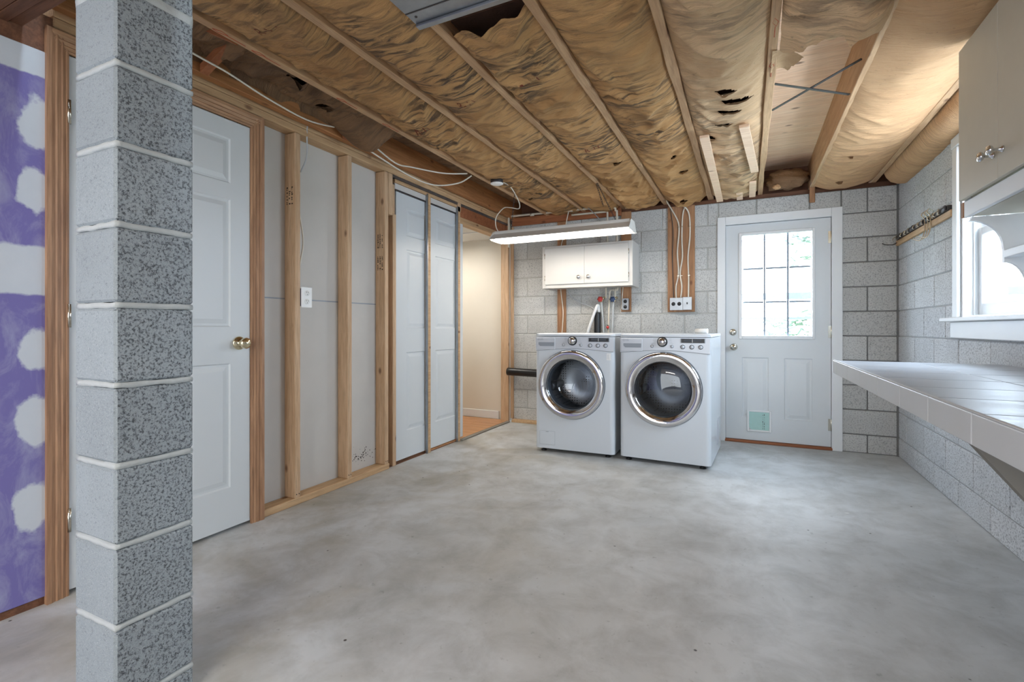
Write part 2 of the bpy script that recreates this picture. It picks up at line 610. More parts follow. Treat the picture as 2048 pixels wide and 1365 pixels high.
def split(rect, hole):
    u0, u1, z0, z1 = rect; a0, a1, b0, b1 = hole
    if u1 <= a0 or u0 >= a1 or z1 <= b0 or z0 >= b1:
        return [rect]
    out = []
    if u0 < a0:
        out.append((u0, a0, z0, z1))
    if u1 > a1:
        out.append((a1, u1, z0, z1))
    m0, m1 = max(u0, a0), min(u1, a1)
    if z0 < b0:
        out.append((m0, m1, z0, b0))
    if z1 > b1:
        out.append((m0, m1, b1, z1))
    return out


def block_wall(parent, axis, plane, ulo, uhi, first_joint, hole, mat, gap=0.009):
    i = 0
    while True:
        z0 = C0 - BH + i * BH; z1 = z0 + BH
        if z0 >= WTOP - 0.01:
            break
        z0c, z1c = max(z0, 0.0), min(z1, WTOP)
        j = first_joint[i % 2]
        edges = [uhi]
        while j > ulo + 0.02:
            edges.append(j); j -= 0.4064
        edges.append(ulo)
        for e1, e0 in zip(edges[:-1], edges[1:]):
            for (u0, u1, a0, a1) in split((e0, e1, z0c, z1c), hole):
                w, h = u1 - u0 - gap, a1 - a0 - gap
                if w < 0.02 or h < 0.015:
                    continue
                uc, zc = (u0 + u1) / 2, (a0 + a1) / 2
                jit = random.uniform(-0.0008, 0.0012)
                block_obj(w, h, mat, axis, parent, (uc, plane + jit, zc) if axis == 'Y' else (plane + jit, uc, zc))
        i += 1


# back wall with the outside door opening
DH = (-0.245, 0.702, -0.1, 2.03)
m = MB()
r = 0.006
m.box(XL, DH[0], YB + r, YB + 0.2, 0, WTOP - 0.005)
m.box(DH[1], XR + 0.2, YB + r, YB + 0.2, 0, WTOP - 0.005)
m.box(DH[0], DH[1], YB + r, YB + 0.2, DH[3], WTOP - 0.005)
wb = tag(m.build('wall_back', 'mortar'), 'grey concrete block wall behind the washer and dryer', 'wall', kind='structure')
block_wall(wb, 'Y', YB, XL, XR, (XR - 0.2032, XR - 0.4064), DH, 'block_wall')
# dark mortar line in the corner
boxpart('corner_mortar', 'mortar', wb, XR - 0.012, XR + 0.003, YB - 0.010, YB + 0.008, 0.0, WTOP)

# right wall with the side window opening
WH = (2.44, 3.60, 1.085, 2.05)
m = MB()
m.box(XR + r, XR + 0.2, REAR, WH[0], 0, WTOP - 0.005)
m.box(XR + r, XR + 0.2, WH[1], YB + 0.006, 0, WTOP - 0.005)
m.box(XR + r, XR + 0.2, WH[0], WH[1], 0, WH[2])
m.box(XR + r, XR + 0.2, WH[0], WH[1], WH[3], WTOP - 0.005)
wr = tag(m.build('wall_right', 'mortar_side'), 'grey concrete block wall along the tiled counter', 'wall', kind='structure')
block_wall(wr, 'X', XR, 0.4, YB, (4.436, 4.639), WH, 'block_side', 0.007)

# rear of the basement behind the viewer
m = MB()
m.box(-3.7, -2.7, REAR - 0.15, REAR, 0, 2.45)
m.box(XR + 0.006, XR + 0.2, REAR, 0.72, WTOP - 0.004, 2.33)
m.box(0.9, 1.3, REAR - 0.15, REAR, 0, 2.45)
m.box(-2.7, 0.9, REAR - 0.15, REAR, 0, 2.45)
tag(m.build('wall_rear', 'block_wall'), 'plain rear basement wall behind the viewer', 'wall', kind='structure')

# ------------------------------------------------------------------ left wall: framing, drywall backs, doors
wl = tag(MB().box(XL - 0.105, XL - 0.090, 1.70, 2.95, 0.0, 2.35).build('wall_left', 'drywall_back'),
         'open stud partition wall with bare drywall backs', 'wall', kind='structure')
m = MB()
m.box(XL - 0.0915, XL - 0.0895, 1.78, 2.9, 1.198, 1.206)
m.build('drywall_seam', 'app_grey', wl)
XB = XL - 0.089


def stud(y0, y1, z0=0.04, z1=2.165, x0=XB, x1=XL, name='stud', mat='stud'):
    return boxpart(name, mat, wl, x0, x1, y0, y1, z0, z1, 0.003)


for y0, y1 in ((1.990, 2.028), (2.402, 2.440), (2.766, 2.804)):
    stud(y0, y1)
stud(2.806, 2.850, 1.86, 2.165, XL - 0.06, XL + 0.002, 'blocking')
stud(2.852, 2.890, 1.88, 2.10, XL - 0.06, XL - 0.012, 'blocking')
stud(1.782, 1.800, 0.04, 2.165, XB, XL - 0.02, 'jack_stud')
stud(4.772, 4.810, 0.0, 2.165, XB, XL)
boxpart('sole_plate', 'plate', wl, XB, XL, 1.785, 2.815, 0.0, 0.040, 0.003)
boxpart('top_plate', 'plate', wl, XB, XL, 0.90, 4.80, 2.168, 2.206, 0.003)
boxpart('top_plate', 'plate', wl, XB, XL, 0.90, 4.80, 2.208, 2.246, 0.003)
for y0, y1 in ((1.20, 1.238), (1.62, 1.658)):
    boxpart('cripple_stud', 'stud', wl, XB, XL - 0.01, y0, y1, 2.12, 2.166, 0.003)
# faint lumber stamps (rows of short ink strokes) on the studs
random.seed(3)
for (ys, zc, xo) in ((1.990, 1.80, 0), (2.766, 1.66, 0), (2.766, 1.50, 0)):
    m = MB()
    for row in range(3):
        x = XL - 0.070 + row * 0.020
        z = zc - 0.05
        while z < zc + 0.05:
            dz = random.uniform(0.003, 0.009)
            if random.random() < 0.75:
                m.box(x, x + random.uniform(0.006, 0.012), ys - 0.0006, ys + 0.0002, z, z + dz)
            z += dz + 0.004
    m.build('ink_stamp', 'ink', wl)
# nail heads at the feet of the studs
for y in (2.000, 2.018, 2.412, 2.430, 2.776, 2.794):
    m = MB().lathe([(0.0035, 0.0), (0.0035, 0.001), (0, 0.0012)], (XL, y, 0.062), (1, 0, 0), 8)
    m.build('nail_head', 'ink', wl)
# dark mould spots on the drywall foot
m = MB()
random.seed(11)
for k in range(70):
    y = random.gauss(2.63, 0.05); z = random.gauss(0.13, 0.022); s = random.uniform(0.0015, 0.005)
    m.lathe([(s, 0), (s * .6, 0.0004), (0, 0.0005)], (XL - 0.0898, y, z), (1, 0, 0), 6)
o = m.build('mould_spots', 'ink', wl); o['kind'] = 'stuff'

# purple wallboard left of the hinged door
pw = MB().cbox(XL - 0.012, XL + 0.003, REAR, 0.884, 0.03, 2.058, 0.002).build('wall_left_purple', 'purple')
tag(pw, 'purple wallboard with white joint compound patches', 'wall', kind='structure')
boxpart('sole_plate', 'oldbeam', pw, XL - 0.09, XL - 0.004, REAR, 0.89, 0.0, 0.04)
boxpart('top_plate', 'oldbeam', pw, XL - 0.09, XL - 0.006, REAR, 0.95, 2.06, 2.20)
boxpart('backing', 'drywall_back', pw, XL - 0.11, XL - 0.095, REAR, 0.95, 0.0, 2.45)
boxpart('backing', 'drywall_back', pw, XL - 0.11, XL - 0.095, 0.95, 1.70, 2.10, 2.45)


def panel_door(root, xf, y0, y1, z0, z1, cols, rows, mat='white_paint', th=0.035, plane='X', sgn=1, bev=0.014, depth=0.007):
    """slab with raised and fielded panels; face at xf, looking to +x (plane X) or to -y (plane Y)"""
    def P(u, d, z):     # d = distance in front of the face (+ towards the viewer)
        return (xf + d, u, z) if plane == 'X' else (u, xf - d, z)
    us = sorted({y0, y1, *[c for p in cols for c in p]}); zs = sorted({z0, z1, *[c for p in rows for c in p]})
    m = MB()
    def isp(u, z):
        return any(a < u < b for a, b in cols) and any(a < z < b for a, b in rows)
    for a, b in zip(us[:-1], us[1:]):
        for c, d in zip(zs[:-1], zs[1:]):
            if isp((a + b) / 2, (c + d) / 2):
                continue
            m.add([P(a, 0, c), P(b, 0, c), P(b, 0, d), P(a, 0, d)], [(0, 1, 2, 3)])
    # edges and back
    e = [(y0, z0), (y1, z0), (y1, z1), (y0, z1)]
    for i in range(4):
        (a, c), (b, d) = e[i], e[(i + 1) % 4]
        m.add([P(a, 0, c), P(b, 0, d), P(b, -th, d), P(a, -th, c)], [(0, 1, 2, 3)])
    m.add([P(u, -th, z) for u, z in e], [(0, 1, 2, 3)])
    slab = m.build('door_slab', mat, root)
    for (a, b) in cols:
        for (c, d) in rows:
            q = MB()
            rings = [(0, 0), (bev * .45, -depth), (bev * 1.2, -depth), (bev * 2.8, -0.001), (bev * 2.8, -0.001)]
            vs = []
            for ins, dep in rings:
                vs += [P(a + ins, dep, c + ins), P(b - ins, dep, c + ins), P(b - ins, dep, d - ins), P(a + ins, dep, d - ins)]
            fs = []
            for i in range(len(rings) - 1):
                for k in range(4):
                    fs.append((i * 4 + k, i * 4 + (k + 1) % 4, (i + 1) * 4 + (k + 1) % 4, (i + 1) * 4 + k))
            fs.append(tuple(range((len(rings) - 1) * 4, len(rings) * 4)))
            q.add(vs, fs)
            q.build('door_panel', mat, root)
    return slab


ROWS = [(0.222, 0.851), (1.035, 1.682), (1.763, 1.990)]
d2 = thing('door_2', 'white six-panel door with a brass knob behind the block pillar', 'door', (XL, 1.327, 0), kind='structure')
panel_door(d2, XL - 0.002, 0.946, 1.706, 0.018, 2.082, [(1.056, 1.276), (1.380, 1.600)], ROWS)
kn = MB().lathe([(0.0, 0), (0.034, 0), (0.035, 0.004), (0.030, 0.009), (0.013, 0.012), (0.012, 0.030), (0.020, 0.036), (0.028, 0.048), (0.028, 0.058), (0.019, 0.066), (0.0, 0.069)],
                (XL - 0.002, 1.645, 0.952), (1, 0, 0), 28).build('knob', 'brass', d2)
for z in (1.863, 1.077, 0.290):
    m = MB().cyl((XL + 0.008, 0.944, z - 0.045), (XL + 0.008, 0.944, z + 0.045), 0.007, 10)
    m.box(XL - 0.003, XL - 0.001, 0.944, 0.954, z - 0.044, z + 0.044)
    m.build('hinge', 'nickel', d2)
# stained pine casing with fluted profile
t2 = thing('trim_2', 'stained pine door casing around the white six-panel door', 'trim', (XL, 1.327, 0), kind='structure')


def casing_profile(w, inward):
    # across the width: (offset across, projection)
    pr = [(0, 0), (0, .010), (.10, .013), (.14, .010), (.30, .016), (.36, .013), (.55, .018), (.62, .014), (.80, .020), (1, .020), (1, 0)]
    return [((1 - a if inward else a) * w, p) for a, p in pr]


cw = 0.070
for y0, inward, nm in ((0.944 - cw, True, 'jamb'), (1.708, False, 'jamb')):
    poly = [(XL - 0.002 + p, y0 + a) for a, p in casing_profile(cw, inward)]
    MB().prism(poly, 2, 0.0, 2.156).build('casing_' + nm, 'casing', t2)
poly = [(XL - 0.0025 + p * 0.98, 2.086 + a) for a, p in casing_profile(cw, False)]
MB().prism(poly, 1, 0.876, 1.7775).build('casing_head', 'casing_y', t2)
boxpart('door_stop', 'casing', t2, XL - 0.06, XL - 0.004, 0.930, 0.943, 0.0, 2.10)

# pocket door and its split studs
d3 = thing('door_3', 'white six-panel pocket door parked between split studs', 'door', (XL, 3.36, 0), kind='structure')
panel_door(d3, XL - 0.030, 2.925, 3.880, 0.022, 2.070, [(3.050, 3.318), (3.440, 3.752)], [(0.232, 0.841), (1.026, 1.640), (1.745, 1.960)])
boxpart('split_stud', 'plate', wl, XL - 0.014, XL, 3.292, 3.330, 0.0, 2.13, 0.002)
boxpart('stud_sleeve', 'metal', wl, XL - 0.018, XL + 0.0015, 3.284, 3.2915, 0.0, 2.13)
boxpart('split_stud', 'plate', wl, XL - 0.014, XL, 3.752, 3.790, 0.0, 2.13, 0.002)
boxpart('stud_sleeve', 'metal', wl, XL - 0.018, XL + 0.0015, 3.744, 3.7515, 0.0, 2.13)
boxpart('split_stud', 'stud', wl, XL - 0.085, XL - 0.012, 2.868, 2.906, 0.0, 1.88, 0.003)
boxpart('split_stud', 'stud', wl, XL - 0.014, XL, 3.752, 3.800, 2.085, 2.166, 0.002)
boxpart('head_track', 'cab_white', wl, XL - 0.05, XL - 0.020, 2.90, 3.75, 2.070, 2.118, 0.002)
boxpart('track_rail', 'strap', wl, XL - 0.034, XL - 0.016, 2.90, 3.75, 2.062, 2.072)
boxpart('head_rail', 'plate', wl, XL - 0.06, XL - 0.010, 2.89, 3.75, 2.120, 2.144, 0.002)
boxpart('metal_header', 'metal', wl, XL - 0.07, XL - 0.004, 2.86, 4.77, 2.146, 2.167)
boxpart('opening_header', 'redboard_x', wl, XL - 0.085, XL - 0.010, 3.80, 4.775, 2.045, 2.145, 0.002)
boxpart('header_trim', 'plate', wl, XL - 0.09, XL - 0.004, 3.79, 4.775, 2.016, 2.043, 0.002)
boxpart('header_trim', 'plate', wl, XL - 0.09, XL + 0.002, 3.79, 4.775, 1.994, 2.014, 0.002)

# outlet on the first stud
ot = thing('wall_outlet', 'white duplex outlet plate on the first bare stud', 'outlet', (XL, 2.066, 1.15))
boxpart('cover_plate', 'plate_white', ot, XL + 0.001, XL + 0.008, 2.028, 2.106, 1.150, 1.272, 0.003)
boxpart('back_box', 'blue', ot, XL - 0.055, XL + 0.001, 2.0285, 2.090, 1.16, 1.262)
for zc in (1.236, 1.186):
    e = MB().lathe([(0, 0.0105), (0.016, 0.0105), (0.0165, 0.0095), (0.0165, 0.007)], (XL, 2.067, zc), (1, 0, 0), 20).build('receptacle', 'plate_white', ot)
    m = MB()
    m.box(XL + 0.0102, XL + 0.0109, 2.060, 2.0625, zc, zc + 0.009)
    m.box(XL + 0.0102, XL + 0.0109, 2.0715, 2.074, zc, zc + 0.008)
    m.lathe([(0.0025, 0.0108), (0, 0.0109)], (XL, 2.067, zc - 0.007), (1, 0, 0), 8)
    m.build('slot', 'black_plastic', e)
boxpart('wood_shim', 'plate', wl, XL - 0.089, XL - 0.083, 2.032, 2.062, 0.90, 1.15)

# ------------------------------------------------------------------ hall beyond the pocket door
wh = tag(MB().box(-3.5, XL - 0.02, YB - 0.02, YB + 0.1, 0.0, 2.47).build('wall_hall', 'cream'), 'cream painted hall wall beyond the pocket door opening', 'wall', kind='structure')
boxpart('end_trim', 'white_trim', wh, XL - 0.028, XL - 0.012, YB - 0.055, YB - 0.019, 0.0, 2.0)
tag(MB().box(-3.62, -3.50, REAR, YB + 0.1, 0.0, 2.47).build('wall_hall_far', 'cream'), 'far cream hall wall', 'wall', kind='structure')
tag(MB().box(-3.5, XL - 0.11, 2.5, 2.6, 0.0, 2.3).build('wall_hall_end', 'cream'), 'cream end wall of the hall', 'wall', kind='structure')
hc = tag(MB().box(-3.5, XL - 0.106, 2.5, YB - 0.02, 2.03, 2.06).build('ceiling_hall', 'white_ceiling'), 'white tiled hall ceiling', 'ceiling', kind='structure')
boxpart('tile_grid', 'white_trim', hc, -3.4, XL - 0.107, 4.40, 4.415, 2.024, 2.031)
hb = tag(MB().cbox(-3.5, -2.500, YB - 0.034, YB - 0.020, 0.012, 0.100, 0.003).build('baseboard_hall', 'white_trim'), 'white baseboard on the cream hall wall', 'baseboard', kind='structure')
hf = tag(MB().box(-3.5, XL - 0.02, 2.6, YB - 0.02, 0.0, 0.006).build('floor_hall', 'oldbeam'), 'honey laminate plank floor in the hall', 'floor', kind='structure')
for k in range(12):
    y1 = YB - 0.036 - k * 0.125
    off = (k % 3) * 0.35
    for a, b in ((-3.5, -3.0 + off - 0.35), (-3.0 + off - 0.35, XL - 0.02)):
        if b - a > 0.02:
            boxpart('plank', 'lam', hf, a + 0.001, b - 0.001, y1 - 0.1235, y1 - 0.0015, 0.006, 0.012, 0.001)
boxpart('threshold_strip', 'grey_paint', hf, XL - 0.021, XL + 0.022, 3.80, 4.775, 0.0, 0.012, 0.004)

# ------------------------------------------------------------------ outside door
d1 = thing('door_1', 'white outside door with a nine-pane window and pet flap', 'door', (0.224, YB, 0), kind='structure')
DY = YB + 0.006
G = (-0.048, 0.496, 0.959, 1.861)       # glass
gx = [(-0.068, 0.516)]
m = MB()
m.box(-0.182, -0.050, DY, DY + 0.044, 0.026, 1.962)
m.box(0.498, 0.630, DY, DY + 0.044, 0.026, 1.962)
m.box(-0.050, 0.498, DY, DY + 0.044, 1.863, 1.962)
m.build('door_slab', 'white_paint', d1)
panel_door(d1, DY, -0.050, 0.498, 0.026, 0.957, [(-0.049, 0.165), (0.285, 0.497)], [(0.226, 0.765)], th=0.044, plane='Y', bev=0.016)
for (a, b, c, d) in ((-0.186, -0.166, 0.0, 1.97), (0.614, 0.636, 0.0, 1.97), (-0.166, 0.614, 1.948, 1.97), (-0.166, 0.614, 0.0, 0.034)):
    boxpart('door_stop', 'white_trim', d1, a, b, DY + 0.0445, DY + 0.075, c, d)
# glass surround, muntins and panes
m = MB()
for (a, b, c, d) in ((-0.074, -0.046, 0.930, 1.887), (0.494, 0.516, 0.930, 1.887), (-0.046, 0.494, 0.930, 0.961), (-0.046, 0.494, 1.859, 1.887)):
    m.cbox(a, b, DY - 0.012, DY + 0.004, c, d, 0.004)
m.build('window_surround', 'white_trim', d1)
gw, gh = (G[1] - G[0]) / 3, (G[3] - G[2]) / 3
for i in range(3):
    for j in range(3):
        x0, z0 = G[0] + i * gw, G[2] + j * gh
        boxpart('pane', 'glass', d1, x0 + 0.006, x0 + gw - 0.006, DY + 0.020, DY + 0.023, z0 + 0.006, z0 + gh - 0.006)
for i in (1, 2):
    boxpart('muntin', 'muntin', d1, G[0] + i * gw - 0.008, G[0] + i * gw + 0.008, DY + 0.012, DY + 0.030, G[2], G[3], 0.003)
    for k in range(3):
        boxpart('muntin', 'muntin', d1, G[0] + k * gw + 0.009, G[0] + (k + 1) * gw - 0.009, DY + 0.013, DY + 0.029, G[2] + i * gh - 0.008, G[2] + i * gh + 0.008, 0.003)
# raised blind slats folded at the head of the glass
for k in range(3):
    boxpart('blind_slat', 'muntin', d1, G[0], G[1], DY + 0.034, DY + 0.050, 1.800 + k * 0.012, 1.802 + k * 0.012)
MB().lathe([(0, 0), (0.031, 0), (0.032, 0.004), (0.026, 0.010), (0.015, 0.012), (0.014, 0.028), (0.022, 0.034), (0.028, 0.046), (0.027, 0.056), (0.016, 0.063), (0, 0.065)],
           (-0.116, DY, 0.856), (0, -1, 0), 28).build('knob', 'nickel', d1)
db = MB().lathe([(0, 0), (0.029, 0), (0.030, 0.006), (0.024, 0.014), (0, 0.016)], (-0.122, DY, 0.990), (0, -1, 0), 28).build('deadbolt', 'nickel', d1)
boxpart('thumb_turn', 'nickel', db, -0.126, -0.118, DY - 0.036, DY - 0.015, 0.972, 1.008, 0.003)
for z in (1.796, 0.997, 0.211):
    m = MB().cyl((0.636, DY - 0.008, z - 0.05), (0.636, DY - 0.008, z + 0.05), 0.008, 10)
    m.box(0.610, 0.652, DY - 0.003, DY + 0.001, z - 0.05, z + 0.05)
    m.build('hinge', 'nickel', d1)
# pet flap
pf = MB()
for (a, b, c, d) in ((-0.007, 0.010, 0.106, 0.295), (0.170, 0.187, 0.106, 0.295), (0.010, 0.170, 0.280, 0.295), (0.010, 0.170, 0.106, 0.121)):
    pf.cbox(a, b, DY - 0.014, DY, c, d, 0.003)
pfo = pf.build('pet_flap', 'white_trim', d1)
MB().prism([(0.010, 0.145), (0.028, 0.121), (0.170, 0.121), (0.170, 0.280), (0.010, 0.280)], 1, DY - 0.008, DY - 0.003).build('flap_panel', 'mint', pfo)
m = MB()
random.seed(5)
for x in (0.118, 0.130):
    for k in range(7):
        z = 0.13 + k * 0.02
        m.box(x + random.uniform(-.002, .002), x + 0.003, DY - 0.0088, DY - 0.0078, z, z + random.uniform(0.006, 0.016))
m.build('flap_scuffs', 'ink', pfo)
boxpart('threshold', 'redboard_x', d1, -0.190, 0.640, YB - 0.020, YB + 0.09, 0.0, 0.022, 0.004)
t1 = thing('trim_1', 'wide white casing around the outside door', 'trim', (0.224, YB, 0), kind='structure')
for (a, b) in ((-0.252, -0.184), (0.633, 0.709)):
    boxpart('casing_jamb', 'white_trim', t1, a, b, YB - 0.018, YB + 0.012, 0.0, 2.041, 0.003)
boxpart('casing_head', 'white_trim', t1, -0.1835, 0.6325, YB - 0.0175, YB + 0.012, 1.966, 2.041, 0.003)
boxpart('jamb_lining', 'white_trim', t1, -0.244, -0.186, YB + 0.013, YB + 0.2, 0.0, 2.03)
boxpart('jamb_lining', 'white_trim', t1, 0.636, 0.701, YB + 0.013, YB + 0.2, 0.0, 2.03)
boxpart('jamb_lining', 'white_trim', t1, -0.184, 0.634, YB + 0.013, YB + 0.2, 1.970, 2.03)

# ------------------------------------------------------------------ side window
w1 = thing('window_1', 'white double-hung window above the tiled counter', 'window', (XR, 3.02, 1.06), kind='structure')
X0 = XR - 0.016
boxpart('casing_jamb', 'white_trim', w1, X0, XR + 0.004, 3.600, 3.668, 1.090, 2.066, 0.003)
boxpart('casing_jamb', 'white_trim', w1, X0, XR + 0.004, 2.372, 2.440, 1.090, 2.066, 0.003)
boxpart('casing_head', 'white_trim', w1, X0 - 0.003, XR + 0.004, 2.36, 3.680, 2.068, 2.130, 0.004)
boxpart('sill', 'white_trim', w1, XR - 0.055, XR + 0.17, 2.34, 3.740, 1.066, 1.089, 0.004)
boxpart('apron', 'white_trim', w1, XR - 0.018, XR + 0.003, 2.37, 3.690, 0.972, 1.065, 0.003)
boxpart('jamb_lining', 'white_trim', w1, XR + 0.005, XR + 0.19, 3.580, 3.601, 1.090, 2.05)
boxpart('jamb_lining', 'white_trim', w1, XR + 0.005, XR + 0.19, 2.440, 2.461, 1.090, 2.05)
boxpart('jamb_lining', 'white_trim', w1, XR + 0.005, XR + 0.19, 2.462, 3.579, 2.032, 2.052)


def sash(x, z0, z1, nm):
    y0, y1 = 2.463, 3.578
    m = MB()
    for (a, b, c, d) in ((y1 - 0.050, y1, z0, z1), (y0, y0 + 0.050, z0, z1), (y0 + 0.050, y1 - 0.050, z0, z0 + 0.065), (y0 + 0.050, y1 - 0.050, z1 - 0.045, z1)):
        m.cbox(x, x + 0.032, a, b, c, d, 0.004)
    s_ = m.build(nm, 'white_trim', w1)
    boxpart('pane', 'glass', s_, x + 0.014, x + 0.018, y0 + 0.051, y1 - 0.051, z0 + 0.066, z1 - 0.046)


sash(XR + 0.070, 1.10, 1.585, 'lower_sash')
sash(XR + 0.106, 1.545, 2.03, 'upper_sash')
for k in range(3):
    boxpart('track_rib', 'white_trim', w1, XR + 0.05 + k * 0.05, XR + 0.054 + k * 0.05, 3.566, 3.5795, 1.10, 2.03)

# ------------------------------------------------------------------ ceiling: subfloor, joists, insulation
ce = tag(MB().box(-3.7, XR + 0.2, 0.85, YB + 0.2, 2.455, 2.48).build('ceiling', 'ply'), 'exposed joist ceiling with paper-faced insulation and plywood above', 'ceiling', kind='structure')
JX = [-2.315, -1.908, -1.510, -1.115, -0.716, -0.311, 0.097, 0.493, 0.925]
random.seed(21)


def wavy_joist(xc, y0, y1, z0, z1, w=0.038, seed=0, wav=0.004, mat='joist', name='joist', parent=ce):
    m = MB(); n = 60; vs = []
    for i in range(n + 1):
        y = y0 + (y1 - y0) * i / n
        a = noise.noise((seed * 3.1, y * 3.0, 0)) * wav
        b = noise.noise((seed * 3.1 + 9, y * 3.0, 0)) * wav
        c = noise.noise((seed * 3.1 + 5, y * 7.0, 0)) * wav * 0.7
        vs += [(xc - w / 2 + a, y, z0 + c + 0.002), (xc - w / 2 + a + 0.003, y, z0 + c), (xc + w / 2 + b - 0.003, y, z0), (xc + w / 2 + b, y, z0 + 0.003 - c * .5), (xc + w / 2, y, z1), (xc - w / 2, y, z1)]
    k = 6
    fs = [tuple(range(k))[::-1], tuple(range(n * k, n * k + k))]
    for i in range(n):
        for q in range(k):
            fs.append((i * k + q, i * k + (q + 1) % k, (i + 1) * k + (q + 1) % k, (i + 1) * k + q))
    m.add(vs, fs)
    return m.build(name, mat, parent)


JOIST = []
for i, x in enumerate(JX):
    JOIST.append(wavy_joist(x, 0.86, 4.98, JZ, 2.454, 0.038 if i else 0.045, i, 0.006 if 2 < i < 7 else 0.003, 'orange_side' if i == 0 else 'joist'))
boxpart('rim_joist', 'oldbeam', ce, XL - 0.1, XR + 0.19, 4.985, 5.02, 2.23, 2.455)
boxpart('rim_joist', 'oldbeam', ce, XR + 0.12, XR + 0.20, REAR, YB + 0.12, WTOP - 0.004, 2.456)
boxpart('sill_plate', 'oldbeam', ce, XL - 0.1, XR + 0.19, 4.88, 5.05, WTOP, JZ)
# red crayon layout marks and pencil ticks on two joists
for (xx, ys) in ((-1.908, (1.25, 1.42, 1.9, 2.25)), (0.097, (2.15, 2.5))):
    for y in ys:
        m = MB()
        m.tube([(xx - 0.010, y, JZ - 0.0006), (xx + 0.004, y + 0.03, JZ - 0.0006), (xx + 0.010, y, JZ - 0.0006), (xx - 0.004, y - 0.03, JZ - 0.0006), (xx - 0.010, y, JZ - 0.0006)], 0.0012, 4)
        m.tube([(xx, y + 0.03, JZ - 0.0006), (xx, y + 0.11, JZ - 0.0006)], 0.0012, 4)
        m.build('crayon_mark', 'crayon', ce)


class Batt:
    def __init__(s, x0, x1, y0, y1, ze, sag, amp, seed, swag=0.05, endlift=0.05, fine=1.0):
        s.__dict__.update(locals())

    def z(s, x, y):
        u = 2 * (x - s.x0) / (s.x1 - s.x0) - 1
        q = max(0.0, 1 - abs(u) ** 2.4)
        yy = y + s.swag * u * u + 0.05 * noise.noise((u * 1.3 + s.seed, y * 1.6, s.seed))
        n0 = noise.noise((u * 0.7 + s.seed * 7, yy * 1.5, 3.3))
        n1 = noise.noise((u * 0.8 + s.seed * 5, yy * 7.0 + 0.6 * n0, 1.7))
        n2 = noise.noise((u * 1.6 + s.seed * 3, yy * 19.0, 4.1))
        n3 = noise.noise((u * 2.4 + s.seed, yy * 42.0, 8.1))
        mod = 0.45 + 0.9 * max(0, noise.noise((u * 0.8, y * 0.9, s.seed * 2.2)) + 0.35)
        w = (1 - min(1, abs(n1) * 2.6)) ** 1.5 * 2.1 + (1 - min(1, abs(n2) * 2.4)) ** 1.3 * 0.9 * s.fine + n3 * 0.35 * s.fine - 0.8
        edge = min(1.0, q * 3)
        z = s.ze - s.sag * q + s.sag * 0.45 * n0 * q - s.amp * w * mod * edge
        e = max(0.0, 1 - (s.y1 - y) / 0.07)
        z += s.endlift * e * e
        return z

    def mesh(s, name, mat, holes=(), parent=ce, nx=30, dy=0.0115, tear=None):
        ny = int((s.y1 - s.y0) / dy)
        vs = []; fs = []
        for j in range(ny + 1):
            for i in range(nx + 1):
                x = s.x0 + (s.x1 - s.x0) * i / nx
                y = s.y0 + (s.y1 - s.y0) * j / ny
                if tear and j == 0:
                    y += tear * noise.noise((x * 14, s.seed, 0))
                vs.append((x, y, s.z(x, y)))
        for j in range(ny):
            for i in range(nx):
                cx = s.x0 + (s.x1 - s.x0) * (i + .5) / nx; cy = s.y0 + (s.y1 - s.y0) * (j + .5) / ny
                if any(((cx - hx) / rx) ** 2 + ((cy - hy_ - 0.35 * (cx - hx)) / ry) ** 2 < 1 for hx, hy_, rx, ry in holes):
                    continue
                a = j * (nx + 1) + i
                fs.append((a, a + nx + 1, a + nx + 2, a + 1))
        m = MB(); m.add(vs, fs, True)
        o = m.build(name, mat, parent, recalc=False)
        # fibreglass body above the paper, visible through the tears
        mm = MB().box(s.x0 + .004, s.x1 - .004, s.y0 + .02, s.y1, s.ze + 0.035, s.ze + 0.13)
        mm.build('fibreglass', 'dark_fibre' if mat != 'kraft_new' else 'fibre', o)
        # curled flaps hanging beside each tear
        for k, (hx, hy_, rx, ry) in enumerate(holes):
            q = MB(); pv = []; nn = 8
            for i in range(nn + 1):
                t = i / nn
                x = hx - rx + 2 * rx * t
                ye = hy_ + 0.35 * (x - hx) + ry * math.sqrt(max(0, 1 - (2 * t - 1) ** 2))
                zz = s.z(x, ye)
                hang = 0.046 * math.sin(math.pi * t) * (0.7 + 0.5 * noise.noise((t * 5, k, s.seed)))
                pv += [(x, ye, zz), (x, ye - hang * 0.5, zz - hang * 0.6), (x + 0.004, ye - hang * 1.2, zz - hang * 0.8)]
            pf_ = []
            for i in range(nn):
                for c in range(2):
                    a = i * 3 + c
                    pf_.append((a, a + 3, a + 4, a + 1))
            q.add(pv, pf_, True)
            q.build('torn_flap', mat, o, recalc=False)
        return o

    def print_text(s, body, size, x, y, parent, mat='red_ink'):
        vs, fs = text_geo(body, size)
        out = []
        for (a, b, _) in vs:
            px, py = x + a, y - b
            out.append((px, py, s.z(px, py) - 0.0022))
        m = MB(); m.add(out, fs)
        return m.build('printed_mark', mat, parent, recalc=False)


def bay(i):
    return JX[i] + 0.020, JX[i + 1] - 0.020


HW = dict()
